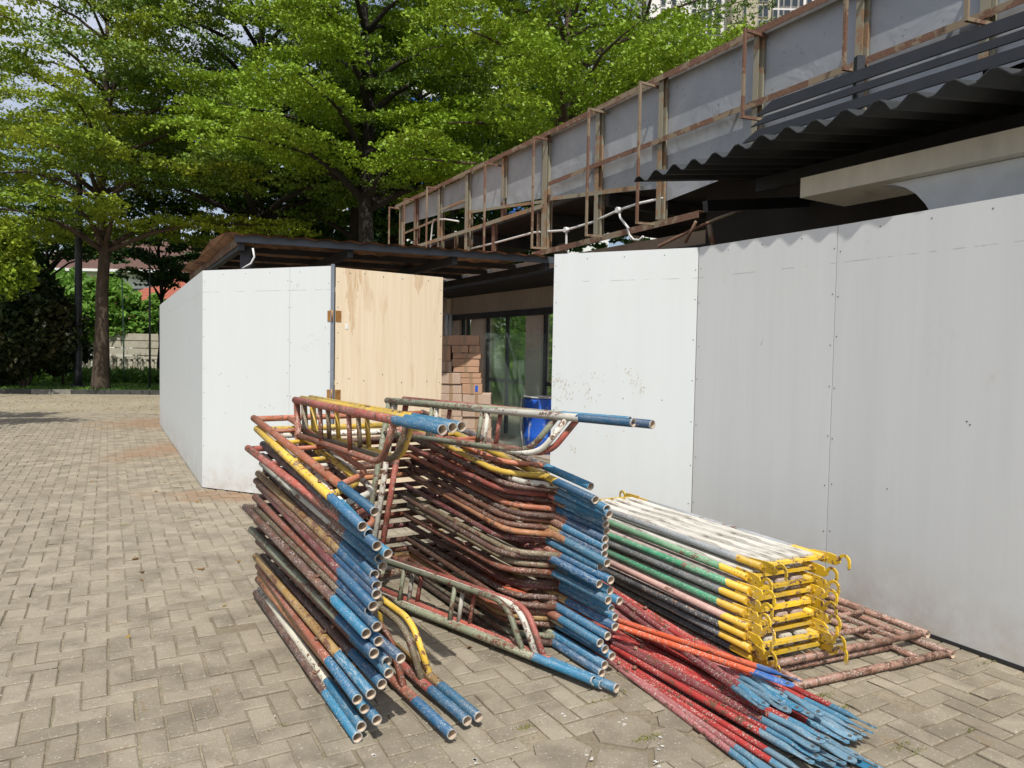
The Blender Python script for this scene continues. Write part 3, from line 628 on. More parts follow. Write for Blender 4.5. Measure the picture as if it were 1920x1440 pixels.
# blue glazed block seen through the trees
t = thing('blue_glass_block', 'white block with blue windows glimpsed through the trees above the parapet', 'building', (-4, 70, 0))
m = MB(); m.box((-4, 76, 13.5), (26, 12, 27)); m.build('wall', M['housewhite'], t); M['bluewin'] = simple('blue_glazing', (.05, .16, .50), .2, .3, 1)
for k in range(3):
    m = MB(); m.box((-4, 69.9, 16.4+k*4.0), (24, .25, 2.8)); wd = m.build('window_band', M['bluewin'], t)
# towers
def tower(name, label, pxa, pxb, Y, ztop, wallm, cols, z0, z1, storey, ww, wh, depth=18):
    a, b = atY(pxa, 60, Y), atY(pxb, 60, Y); t = thing(name, label, 'building', ((a.x+b.x)/2, Y, 0))
    m = MB(); m.box(((a.x+b.x)/2, Y+depth/2, ztop/2), (b.x-a.x, depth, ztop), bev=.1); m.build('wall', wallm, t)
    z = z0
    while z < z1:
        for c in cols:
            x = atY(c[0], 60, Y).x; w_ = ww*c[1]
            m = MB(); m.box((x, Y-.02, z), (w_+.25, .35, wh+.25)); f = m.build('window', M['frame_d'], t)
            m = MB(); m.box((x, Y-.21, z+wh*.0), (w_, .06, wh)); p_ = m.build('pane', M['glassdark'], f); p_.location = -Vector(t.location)
        z += storey
    return t
M['frame_d'] = simple('window_frame_grey', (.30, .29, .27), .6); M['towerbeige'] = simple('tower_beige', (.40, .36, .26), .8, .06, .3)
M['towerwhite'] = simple('tower_white', (.72, .70, .66), .8, .04, .3)
tower('tower_block', 'white tower block with dark windows behind the tree top', 1215, 1366, 150, 92, M['towerwhite'], [(1300, .9), (1318, .8), (1330, .8), (1346, 1.), (1242, .9), (1262, .9)], 48, 80, 2.9, .85, 2.1)
tower('tower_block', 'beige tower block with narrow window strips right of the white tower', 1371, 1445, 146, 98, M['towerbeige'], [(1395, .7), (1424, .9), (1434, 1.2)], 50, 84, 2.9, .7, 2.1)
tower('tower_block', 'white tower block partly hidden by the top of the parapet', 1447, 1600, 150, 100, M['towerwhite'], [(1452, .9), (1463, .7), (1474, 1.3), (1488, 1.2), (1500, .8), (1515, 1)], 54, 86, 2.9, .9, 2.0)

# ------------------------------------------------------------------ hoardings
HH = 2.44
P0, P1, P1b, P2 = Vector((-7.171, 14.732, 0)), Vector((-3.469, 8.11, 0)), Vector((-2.352, 7.641, 0)), Vector((-1.866, 7.436, 0))
R0, R1, R2, R3 = Vector((.343, 6.281, 0)), Vector((1.451, 5.741, 0)), Vector((2.081, 4.708, 0)), Vector((2.597, 3.741, 0))
def board(parent, a, b, mat, label=None, z0=.012, z1=HH, th=.012, screws=True, back=None, midscrews=0, gap=.002):
    d = (b-a).normalized(); n = Vector((d.y, -d.x, 0))           # n points to the camera side when a is left of b
    if n.dot(Vector((0, 0, 0))-a) < 0: n = -n
    m = MB(); q0, q1 = a+d*gap, b-d*gap
    P = []
    for z in (z0, z1):
        for p in (q0, q1, q1-n*th, q0-n*th): P.append(p+Vector((0, 0, z)))
    m.hexa(P)
    if screws:
        L = (b-a).length
        def sc_(s, z):
            c = a+d*s+Vector((0, 0, z))+n*.0015
            vs = [c+(d*math.cos(k*1.047)+Vector((0, 0, 1))*math.sin(k*1.047))*.0048 for k in range(6)]; m.add(vs, [tuple(range(6))], 1)
        z = z0+.12
        while z < z1-.03:
            sc_(.022+random.uniform(-.006, .006), z+random.uniform(-.04, .04)); sc_(L-.022+random.uniform(-.006, .006), z+random.uniform(-.04, .04)); z += .31
        for s in (.3, .62, .95): 
            if s < L: sc_(s*L/1.22, z1-.05)
        for i in range(midscrews): sc_(random.uniform(.2, L-.2), random.choice((1.22, 1.25, .9))+random.uniform(-.1, .1))
    o = m.build('panel', [mat, M['screw']], parent, label=label); return o, n
def studs(parent, a, b, n, step=.61):
    L = (b-a).length; d = (b-a).normalized(); k = int(L/step)
    for i in range(k+1):
        c = a+d*min(L-.04, i*step+.02)-n*.035; m = MB(); m.bar(c+Vector((0, 0, .02)), c+Vector((0, 0, HH-.03)), .04, .03, up=tuple(n)); m.build('stud', M['steel_grey'], parent)
    m = MB(); 
    m.bar(a-n*.035+Vector((0, 0, HH-.016)), b-n*.035+Vector((0, 0, HH-.016)), .04, .028); m.build('top_track', M['steel_grey'], parent)
hl = thing('site_hoarding', 'white board hoarding on the left turning a corner, with the plywood door hung on it', 'hoarding', P1)
L_ = (P1-P0).length; d = (P0-P1).normalized(); k = 6
for i in range(k):
    a, b = P1+d*(L_*i/k), P1+d*(L_*(i+1)/k); _, nn = board(hl, b, a, M['hoard'])
studs(hl, P0, P1, nn)
_, nn = board(hl, P1+Vector((.001, 0, 0)), P1b, M['hoard'], midscrews=7); board(hl, P1b, P2, M['hoard']); studs(hl, P1, P2, nn)
# door post, hinges, door
dd = (P2-P1b).normalized()
m = MB(); m.bar(P2+dd*.022+Vector((0, 0, .02)), P2+dd*.022+Vector((0, 0, HH+.015)), .036, .036); m.build('door_post', M['steel_grey'], hl)
E2 = Vector((-.80, 8.21, 0)); D0 = P2+dd*.055+Vector((0, .01, 0)); m = MB(); dn = (E2-D0).normalized(); nn2 = Vector((dn.y, -dn.x, 0))
Pq = [p+Vector((0, 0, z)) for z in (.05, HH-.015) for p in (D0, E2, E2-nn2*.009, D0-nn2*.009)]; m.hexa(Pq)
for s_, rg in ((.02, 9), (.98, 9)):
    for i in range(rg):
        c = D0.lerp(E2, s_)+Vector((0, 0, .2+i*.26))+nn2*.0015
        m.add([c+(dn*math.cos(j*1.047)+Vector((0, 0, 1))*math.sin(j*1.047))*.0055 for j in range(6)], [tuple(range(6))], 1)
for s_ in (.12, .25, .42, .60, .85):
    for z in (2.38, 1.28, .75):
        c = D0.lerp(E2, s_)+Vector((0, 0, z+random.uniform(-.05, .05)))+nn2*.0015
        m.add([c+(dn*math.cos(j*1.047)+Vector((0, 0, 1))*math.sin(j*1.047)*2)*.005 for j in range(6)], [tuple(range(6))], 1)
door = m.build('plywood_door', [M['ply'], M['screw']], hl, label='bare plywood door swung inwards')
m = MB(); c = D0.lerp(E2, .095)+Vector((0, 0, 1.83))+nn2*.003
m.add([c+dn*x+Vector((0, 0, z)) for x, z in ((-.016, -.03), (.016, -.028), (.014, .03), (-.018, .027))], [(0, 1, 2, 3)]); q = m.build('sticker', simple('paper_white', (.8, .79, .74), .8), door); q.location = -hl.location
M['brass'] = simple('rusty_brass_hinge', (.40, .20, .06), .5, .3, 20, metal=.4)
for z in (1.93, 1.12):
    m = MB(); a = P2-dd*.012+Vector((0, 0, z))+Vector((dd.y, -dd.x, 0))*.004
    m.bar(a-Vector((0, 0, .055)), a+Vector((0, 0, .055)), .055, .004, up=(dd.y, -dd.x, 0)); b = P2+dd*.03+Vector((0, 0, z))+Vector((dd.y, -dd.x, 0))*.02
    m.tube([b-Vector((0, 0, .06)), b+Vector((0, 0, .06))], .008, 8)
    c = D0+dn*.03+Vector((0, 0, z))+nn2*.004; m.bar(c-Vector((0, 0, .055)), c+Vector((0, 0, .055)), .06, .004, up=tuple(nn2)); m.build('hinge', M['brass'], hl)
for i in range(3):   # rear bracing of the door
    m = MB(); z = (.3, 1.25, 2.2)[i]; m.bar(D0-nn2*.03+Vector((0, 0, z)), E2-nn2*.03+Vector((0, 0, z)), .03, .05); m.build('door_brace', M['ply'], hl)

hr = thing('site_hoarding', 'white board hoarding on the right running towards the viewer along the stacked planks', 'hoarding', R1)
_, nn = board(hr, R0, R1, M['hoard'], label='brightly lit front panel with muddy scuff marks', midscrews=2); studs(hr, R0, R1, nn)
# mud splashes: a few thin irregular marks on the sunlit panel
mud = MB(); d = (R1-R0).normalized(); n0 = Vector((d.y, -d.x, 0)); rr_ = random.Random(5)
for (px, py, k, sp) in [(1045, 715, 24, 14), (1062, 735, 22, 16), (1048, 752, 10, 10), (1110, 715, 14, 22), (1190, 716, 18, 16), (1200, 730, 12, 10), (1180, 695, 10, 14), (1105, 745, 12, 22), (1150, 815, 5, 20), (1075, 840, 5, 10)]:
    for i in range(k):
        c = atplane(px+rr_.gauss(0, sp*.6), py+rr_.gauss(0, sp*.5), (R0.x, R0.y), (d.x, d.y))+n0*.0012
        a = rr_.uniform(-.6, 1.2); l, w_ = rr_.uniform(.008, .036), rr_.uniform(.002, .0065)
        ax = d*math.sin(a)+Vector((0, 0, math.cos(a))); bx = d*math.cos(a)-Vector((0, 0, math.sin(a)))
        mud.add([c-ax*l*.5, c+bx*w_*.5, c+ax*l*.5, c-bx*w_*.5], [(0, 1, 2, 3)])
o = mud.build('mud_splash', simple('dried_mud', (.46, .33, .18), .95, .4, 30), hr); tag(o, kind='stuff', label='dried mud scuffs')
_, nn = board(hr, R1+Vector((.001, -.002, 0)), R2, M['hoard_shaded'], z0=.02); board(hr, R2, R2+(R3-R2).normalized()*1.22, M['hoard_shaded'], midscrews=3, z0=.02)
e = R2+(R3-R2).normalized()*1.22; board(hr, e, e+(R3-R2).normalized()*1.22, M['hoard_shaded'], z0=.02); studs(hr, R1, R2, nn); studs(hr, R2, e, nn)
for a, b in ((R1, R2), (R2, e)):
    m = MB(); m.bar(a-nn*.03+Vector((0, 0, .012)), b-nn*.03+Vector((0, 0, .012)), .07, .02); m.build('bottom_track', M['black'], hr)

# ------------------------------------------------------------------ building
Q0 = (.45, 10.3); UD = (U.x, U.y)
def pp(px, py, off=0.):   # point on the parapet plane, off = metres towards the viewer side
    q = Vector((Q0[0], Q0[1], 0))-V*off; return atplane(px, py, (q.x, q.y), UD)
bl = thing('building', 'half stripped single storey building with rusty steel parapet frame and black canopy', 'building', (Q0[0], Q0[1], 0))
def post(px, yt, yb, wpx, mat='rust_olive', off=0., dep=.10, name='steel_post'):
    a, b = pp(px, yb, off), pp(px, yt, off); b = Vector((a.x, a.y, b.z)); w_ = wpx/F_PX*a.y
    m = MB(); m.bar(a, b, w_*.34, dep, up=tuple(U)); 
    for s in (-1, 1): m.bar(a-V*(s*dep*.5), b-V*(s*dep*.5), .006, w_, up=tuple(V)) if False else m.bar(a+V*(s*dep*.5), b+V*(s*dep*.5), w_, .007, up=tuple(V))
    m.build(name, M[mat], bl)
def rail(x0, y0, x1, y1, h, mat='rust', off=.06, dep=.05, name='steel_rail'):
    m = MB(); a, b = pp(x0, y0, off), pp(x1, y1, off); N = max(1, int((b-a).length/1.1)); mid = [a.lerp(b, i/N)+Vector((0, 0, random.uniform(-.006, .006))) for i in range(N+1)]
    for i in range(N): m.bar(mid[i], mid[i+1], .006, h); m.bar(mid[i]+V*dep*.5+Vector((0, 0, h*.5)), mid[i+1]+V*dep*.5+Vector((0, 0, h*.5)), dep, .006)
    return m.build(name, M[mat], bl)
# top chord, second chord, lower chords
rail(741, 388, 2150, -296+0, .06, off=.08, dep=.09); rail(741, 391, 2150, -290, .05, off=-.05, dep=.09)
rail(1028, 345, 2150, -92, .055, off=.07); rail(783, 462, 1018, 386, .06, mat='rust_olive', off=.07)
rail(997, 478, 1310, 402, .07, off=.07, dep=.10); rail(1032, 372, 1200, 352, .05, off=.05, mat='rust_olive'); rail(880, 398, 1017, 378, .04, off=.05, mat='rust_olive')
rail(757, 438, 822, 410, .04, off=.05); rail(826, 394, 873, 374, .04, off=.05, mat='rust_olive')
for x, yt, yb, wp_, mt in [(753, 384, 470, 4, 'rust_olive'), (781, 373, 468, 6, 'rust'), (826, 347, 472, 8, 'rust_olive'), (878, 321, 474, 11, 'rust_olive'), (947, 293, 372, 6, 'rust_olive'), (1024, 256, 470, 16, 'rust_olive'),
                        (1122, 207, 445, 11, 'rust_olive'), (1240, 148, 412, 12, 'rust_olive'), (1419, 68, 300, 12, 'rust_olive'), (1612, -30, 240, 15, 'rust_olive'), (1850, -140, 120, 17, 'rust_olive')]:
    post(x, yt, yb, wp_, mt)
for x, yt, yb, wp_ in [(928, 418, 474, 5), (925, 418, 474, 3), (1010, 400, 465, 4), (855, 435, 470, 4), (944, 378, 412, 9)]: post(x, yt, yb, wp_, 'rust', dep=.05, name='short_post')
# stand-off brackets
for x, yt, yb in [(729, 388, 462), (757, 372, 466), (799, 350, 470), (907, 306, 474), (997, 257, 466), (1099, 205, 443), (1194, 156, 420), (1392, 56, 222), (1582, -22, 132), (1812, -128, 40)]:
    m = MB(); o_ = .28; a = pp(x, yb, o_); b = pp(x, yt, o_); b = Vector((a.x, a.y, b.z)); s = .026
    m.bar(a, b, s, s, up=tuple(V))
    m.bar(b+Vector((0, 0, -.013)), b+V*o_+Vector((0, 0, -.013)), s, s); m.bar(a+Vector((0, 0, .013)), a+V*(o_-.03)-U*.05+Vector((0, 0, .013)), s, s)
    m.build('bracket', M['rust'], bl)
# sheets between posts
def sh(pts, off=-.02, name='metal_sheet'):
    P = [pp(x, y, off) for x, y in pts]; m = MB(); m.prism(P, V*.004); return m.build(name, M['sheet'], bl)
def topy(x): return 390-.4855*(x-741)+ (0)
chord = lambda x: 345+(x-1028)*(-437/1122)
xs = [(756, 824), (828, 876), (882, 946), (949, 1016)]; lowy = {756: 420, 824: 402, 828: 398, 876: 388, 882: 395, 946: 385, 949: 384, 1016: 372}
for a, b in xs: sh([(a, lowy[a]), (b, lowy[b]), (b, topy(b)+6), (a, topy(a)+6)])
def mid2(x): return 372-(x-1030)*.155
for a, b in [(1032, 1118), (1126, 1236), (1244, 1414), (1425, 1606), (1619, 1842), (1858, 2140)]:
    sh([(a, chord(a)-2), (b, chord(b)-2), (b, topy(b)+6), (a, topy(a)+6)], -.02)
    lo = (lambda x: 374-(x-1030)*.10) if a < 1240 else (lambda x: chord(x)+118)
    sh([(a, lo(a)), (b, lo(b)), (b, chord(b)+4), (a, chord(a)+4)], -.026)
# ledge cap of the parapet sheets
# roof slab / dark ceiling behind
def quadslab(pts, z0, z1, mat, name, label=None):
    m = MB(); P = [Vector((p[0], p[1], z)) for z in (z0, z1) for p in pts]; m.hexa(P); return m.build(name, mat, bl, label=label)
def along(s, t): return (Q0[0]+U.x*s+V.x*t, Q0[1]+U.y*s+V.y*t)
quadslab([along(-8.5, .25), along(1.0, .25), along(1.0, 7), along(-8.5, 7)], 3.72, 3.80, M['dark'], 'roof_deck'); quadslab([along(1.003, .25), along(6.0, .25), along(6.0, 2.2), along(1.003, 2.2)], 3.72, 3.80, M['dark'], 'roof_deck')  # depth shaped for light: deep for a dark ceiling, shallow for sunlit shrubs
for s in (-7, -5, -3, -1, .6, 3, 5):
    m = MB(); m.bar(Vector((*along(s, .3), 3.62)), Vector((*along(s, 6.8 if s < 1 else 2.1), 3.62)), .08, .16); m.build('roof_beam', M['steel_dark'], bl)
# inner soffit behind opening (tan wall and dark duct)
m = MB(); m.box(Vector((*along(-3.2, 2.6), 3.05)), (3.6, .08, 1.1), math.atan2(U.y, U.x)); m.build('inner_wall', M['beige'], bl)
m = MB(); m.box(Vector((*along(-1.9, 1.6), 2.98)), (2.6, .5, .14), math.atan2(U.y, U.x)+.1); m.build('duct', M['steel_dark'], bl)
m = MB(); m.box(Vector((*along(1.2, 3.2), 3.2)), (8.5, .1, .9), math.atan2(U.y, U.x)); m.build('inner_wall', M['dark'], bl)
# side wall with windows along the axis, seen through the gateway
W0 = Vector((.72, 12.8, 0)); WD = Vector((-1.99, 3.2, 0)).normalized(); WN = Vector((WD.y, -WD.x, 0))
if WN.dot(-W0) < 0: WN = -WN
def ws(px): # distance along the wall for a pixel column
    q = atplane(px, 662, (W0.x, W0.y), (WD.x, WD.y)); return (q-W0).dot(WD)
def wallpiece(s0, s1, z0, z1, mat='beige', th=.18, off=0., name='wall_pier'):
    m = MB(); a, b = W0+WD*s0+WN*off, W0+WD*s1+WN*off; P = [p+Vector((0, 0, z)) for z in (z0, z1) for p in (a, b, b-WN*th, a-WN*th)]; m.hexa(P); return m.build(name, M[mat], bl)
sA, sB, sC, sD, sE, sF, sG = ws(1080), ws(1014), ws(986), ws(907), ws(882), ws(861), ws(842)
wallpiece(sA-3, sG+.4, 2.42, 3.3); wallpiece(sC+.02, sB, 0, 2.42); wallpiece(sE, sD, 0, 2.42); wallpiece(sG+.4, sF, 0, 2.42); wallpiece(sA-3, sA-.8, 0, 2.42)
wallpiece(sA-3, sG+.4, 2.30, 2.42, 'steel_dark', .06, .06, 'pipe_tray')
for a, b in ((sB-.0, sA-.8), (sD, sC), (sF, sE)):
    a, b = min(a, b), max(a, b); w_ = MB()
    for q0, q1, z0, z1 in ((a, a+.06, 0, 2.42), (b-.06, b, 0, 2.42), ((a+b)/2-.03, (a+b)/2+.03, 0, 2.42), (a, b, 2.32, 2.42), (a, b, 1.02, 1.09)):
        A, B = W0+WD*q0-WN*.05, W0+WD*q1-WN*.05; w_.hexa([p+Vector((0, 0, z)) for z in (z0, z1) for p in (A, B, B-WN*.06, A-WN*.06)])
    f = w_.build('window', M['steel_dark'], bl)
    g_ = MB(); A, B = W0+WD*(a+.05)-WN*.075, W0+WD*(b-.05)-WN*.075; g_.hexa([p+Vector((0, 0, z)) for z in (.03, 2.34) for p in (A, B, B-WN*.006, A-WN*.006)]); q = g_.build('pane', M['glass'], f); q.location = -bl.location
quadslab([along(-.6, .32), along(8.5, .32), along(8.5, 1.9), along(-.6, 1.9)], 2.80, 2.86, M['dark'], 'ceiling')
# end wall
eW = W0+WD*(sG+.4)
m = MB(); m.box(eW+Vector((-1.6, -.9, 1.5)), (3.6, .15, 3.0), .25); m.build('wall', M['beige'], bl)
for i in range(2): m = MB(); b = atY(838+i*7, 600, 15.2); m.tube([(b.x, b.y, 0), (b.x, b.y, 2.4)], .035, 8); m.build('drain_pipe', M['whitepipe'], bl)
# interior slab
m = MB(); A = [along(-7, .35), along(6, .35), along(6, 7), along(-7, 7)]; m.hexa([Vector((x, y, z)) for z in (-.05, .015) for x, y in A]); m.build('floor_slab', simple('dusty_screed', (.36, .31, .25), .9, .2, 2), bl)

# corrugated canopy on the right
HC1 = 3.0; cA, cB = atz(1188, 356, HC1-.024), atz(1920, 130, HC1+.026); cu = (cA-cB); cu.z = 0; cu.normalize(); cv = Vector((-cu.y, cu.x, 0))
if cv.dot(V) < 0: cv = -cv
def corr(a, Lc, Wd, pitch, amp, rise, name, mat, label=None, th=.006):
    m = MB(); n = int(Lc/pitch*6); vs = []
    for i in range(n+1):
        s = Lc*i/n; ph = (i % 6)/6.; h = amp*(1 if ph < .2 else (.0 if .45 < ph < .7 else .5))
        h += .012*math.sin(s*2.1)+.010*math.sin(s*5.3+1)+(.02 if 2.9 < s < 3.3 else 0)
        for w_ in (0, Wd/2, Wd):
            for tt in (0, th): vs.append(a+cu*s+cv*w_+Vector((0, 0, h+rise*w_+tt)))
    fs = []
    for i in range(n):
        b = i*6; c = b+6
        for k in (0, 2): fs += [(b+k, c+k, c+k+2, b+k+2), (b+k+1, b+k+3, c+k+3, c+k+1)]
        fs += [(b, b+1, c+1, c), (b+4, c+4, c+5, b+5)]
    fs += [(0, 2, 3, 1), (2, 4, 5, 3)]; b = n*6; fs += [(b, b+1, b+3, b+2), (b+2, b+3, b+5, b+4)]
    m.add(vs, fs); return m.build(name, mat, bl, label=label)
Lc = (cA-cB).length; start = cB-cu*2.2
corr(start, Lc+2.2, 2.6, .21, .055, .15, 'corrugated_canopy', M['corr'], 'black corrugated canopy sheet')
for s in (.6, 2.2, 3.8, 5.2): 
    m = MB(); a = start+cu*s+Vector((0, 0, -.07)); m.bar(a+cv*.9, a+cv*2.55+Vector((0, 0, .25)), .06, .10); m.build('canopy_rafter', M['black'], bl)
m = MB(); a = start+cv*1.3+Vector((0, 0, .12)); m.bar(a, a+cu*(Lc+2.0), .08, .12); m.build('canopy_beam', M['black'], bl)
# dark ceiling under the canopy going inwards
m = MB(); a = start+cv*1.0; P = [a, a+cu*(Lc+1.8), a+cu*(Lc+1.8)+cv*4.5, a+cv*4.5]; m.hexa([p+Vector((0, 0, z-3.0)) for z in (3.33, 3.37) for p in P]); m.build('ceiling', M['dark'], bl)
# slats over the canopy
for i, (x0, y0, h) in enumerate([(1447, 198, 3.40), (1436, 223, 3.295), (1418, 253, 3.19)]):
    off_ = .22; b0 = start+cv*off_; # find s at pixel
    q = atplane(x0, y0, (b0.x, b0.y), (cu.x, cu.y)); zz = q.z; s1 = (q-b0).dot(cu)
    m = MB(); a = Vector((b0.x, b0.y, zz)); e_ = a+cu*s1; e2 = a+cu*(s1+.14)
    hh = (.036, .023, .033)[i]; P = [a+Vector((0, 0, -hh)), e2+Vector((0, 0, -hh)), e_+Vector((0, 0, hh)), a+Vector((0, 0, hh))]
    m.prism(P, cv*.018); m.build('slat', M['black'], bl, label='black slat above the canopy')
for s in (.5, 2.0, 3.3):
    a = start+cv*.30+cu*s; m = MB(); m.bar(a+Vector((0, 0, .08)), a+Vector((0, 0, .50)), .05, .05); m.build('slat_bracket', M['black'], bl)
# plaster beam and arch wall
def bz(px, py, z): return atz(px, py, z)
b0, b1 = atz(1500, 371, 2.82), atz(2100, 262, 2.82); bd = (b0-b1); bd.z = 0; bd.normalize(); bd = cu; bn = Vector((-bd.y, bd.x, 0)); bn = bn if bn.dot(V) > 0 else -bn
Lb = 4.2; a = b0-bd*Lb
m = MB(); m.hexa([p+Vector((0, 0, z)) for z in (2.82-2.82, .15) for p in (a, b0, b0+bn*.55, a+bn*.55)]); m.build('plaster_beam', M['concrete'], bl)
# arch wall below the beam, .18 behind its face
aw = b0+bn*.10; p1 = atplane(1655, 345, (aw.x, aw.y), (bd.x, bd.y)); p2 = atplane(1742, 392, (aw.x, aw.y), (bd.x, bd.y))
s1 = (p1-aw).dot(-bd); s2 = (p2-aw).dot(-bd); arc = []
for i in range(9):
    f = i/8*math.pi/2; arc.append((s1+(s2-s1+.1)*math.sin(f), 2.815-(.62)*(1-math.cos(f))))
poly = [Vector((aw.x, aw.y, 0))-bd*s+Vector((0, 0, z)) for s, z in arc]+[Vector((aw.x, aw.y, 0))-bd*(s2+.1)+Vector((0, 0, 0)), Vector((aw.x, aw.y, 0))-bd*Lb, Vector((aw.x, aw.y, 2.815))-bd*Lb]
m = MB(); m.prism(poly, bn*.2); m.build('arch_wall', M['arch'], bl)
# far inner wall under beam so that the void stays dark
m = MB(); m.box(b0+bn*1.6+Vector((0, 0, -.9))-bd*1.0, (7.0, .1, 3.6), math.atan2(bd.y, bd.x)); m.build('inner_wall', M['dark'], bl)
# loose conduit
def pxpts(lst, off): return [pp(x, y, off) for x, y in lst]
m = MB(); m.tube(pxpts([(884, 466), (930, 455), (1000, 436), (1060, 432), (1110, 417), (1160, 394), (1195, 382), (1245, 371)], .0), .016, 8); m.build('conduit', M['whitepipe'], bl)
m = MB(); m.tube(pxpts([(1160, 394), (1163, 408), (1172, 420), (1180, 430)], .02), .015, 8); m.tube(pxpts([(1062, 432), (1062, 456), (1061, 470)], .02), .015, 8); m.build('conduit', M['whitepipe'], bl)
for x, y in ((1160, 394), (1062, 431)):
    m = MB(); c = pp(x, y, .03); m.tube([c-V*.03, c+V*.03], .036, 10); m.build('junction_box', M['whitepipe'], bl)
m = MB(); m.tube(pxpts([(1176, 428), (1180, 440), (1188, 449), (1198, 450), (1206, 443)], .1), .011, 8); m.build('loose_cable', M['whitepipe'], bl)
m = MB(); m.tube(pxpts([(807, 470), (808, 448), (811, 420), (814, 412), (835, 411), (860, 415)], .03), .014, 8); m.build('conduit', M['whitepipe'], bl)
m = MB(); a = pp(1250, 455, -.3); m.tube([pp(1235, 462, .1), pp(1300, 430, .0), pp(1345, 410, -.2), pp(1420, 384, -.5)], .018, 6); m.build('loose_brace', M['rust'], bl)
m = MB(); m.tube([pp(1285, 455, .1), pp(1305, 415, .1)], .016, 6); m.build('loose_brace', M['rust'], bl)
m = MB(); m.tube([pp(1338, 460, -.3), pp(1328, 416, -.3)], .03, 6); m.build('loose_brace', M['rust'], bl)
m = MB(); a, b = pp(1418, 445, -.8), pp(1428, 415, -.8); m.bar(a, b, .09, .02, up=tuple(V)); m.build('loose_board', M['arch'], bl)

# ------------------------------------------------------------------ flat patio roof on the left
A, B = atz(440, 445, 2.88), atz(1040, 487, 2.88); A2 = atz(352, 517, 2.88); dirb = (A2-A); dirb.z = 0
rp = thing('patio_roof', 'low dark patio roof with rusty brown underside above the white hoarding', 'roof', (A.x, A.y, 0))
def slabm(P, z0, z1, name, mat): m = MB(); m.hexa([Vector((p.x, p.y, z)) for z in (z0, z1) for p in P]); return m.build(name, mat, rp)
fd = (B-A).normalized(); bk = dirb.normalized()
far = 5.2; n_ = 12
m = MB()   # roof sheets as slightly wavy strips
for i in range(n_*4+1): pass
W_ = (B-A).length; vs = []; K = 60
for i in range(K+1):
    s = W_*i/K-.12; h = .012*math.sin(i*1.57)
    for q in range(5):
        dp = far*q/4; sag = (.03*math.sin(q*2.2+i*.3) if q else 0); p = A+fd*s+bk*(dp-.1); vs.append((p.x, p.y, 2.91+h+sag+ (.05 if i == 0 and q % 2 else 0)))
base = len(vs); vs += [(x, y, z+.008) for x, y, z in vs]
fs = [(i*5+q, (i+1)*5+q, (i+1)*5+q+1, i*5+q+1) for i in range(K) for q in range(4)]; fs += [tuple(base+j for j in f[::-1]) for f in fs]
m.add(vs, fs); m.build('roof_sheet', M['brownroof'], rp)
m = MB(); m.bar(A+Vector((0, 0, -.01)), B+Vector((0, 0, -.01)), .05, .085); m.build('front_beam', simple('blue_grey_steel', (.075, .09, .11), .5, .2, 3), rp)
m = MB(); m.bar(A+fd*.06+bk*.05+Vector((0, 0, -.04)), A+fd*.06+bk*far+Vector((0, 0, -.04)), .06, .10); m.build('side_beam', M['rust'], rp)
for q in (.9, 1.8, 2.7, 3.6, 4.6): m = MB(); m.bar(A+fd*.1+bk*q+Vector((0, 0, -.02)), B+bk*q+Vector((0, 0, -.02)), .05, .07); m.build('purlin', M['steel_dark'], rp)
for q in (.02, .33, .66, .98):
    m = MB(); p = A+fd*(W_*q)+bk*.05; m.bar(p+Vector((0, 0, -.09)), p+bk*(far-.3)+Vector((0, 0, -.09)), .07, .10); m.build('rafter', M['steel_dark'], rp)
    if q < .9: m = MB(); p = A+fd*(W_*q+.1)+bk*(.25 if q < .1 else 3.4); m.box((p.x, p.y, 1.41), (.13, .13, 2.8)); m.build('post', M['steel_dark'], rp)
m = MB(); c = A+fd*.22+Vector((0, -.06, 0)); m.tube([c+Vector((0, 0, -.12)), c+Vector((.02, 0, -.22)), c+Vector((-.02, 0, -.30)), c+Vector((-.12, 0, -.36))], .012, 6); m.build('conduit', M['whitepipe'], rp)
m = MB(); P = [A+fd*1.3+bk*(far-.1), B+bk*(far-.1), B+bk*(far+4), A+fd*1.3+bk*(far+4)]; m.hexa([Vector((q.x, q.y, z)) for z in (2.93, 2.97) for q in P]); m.build('rear_sun_cover', M['brownroof'], rp)  # unseen roof piece added to keep sun off the interior
M['graphite'] = simple('cable_black', (.03, .03, .03), .5)
m = MB(); m.tube([A+fd*.9+Vector((0, -.05, -.46)), A+fd*1.3+Vector((0, -.05, -.42)), A+fd*1.7+Vector((0, -.05, -.42))], .02, 6)

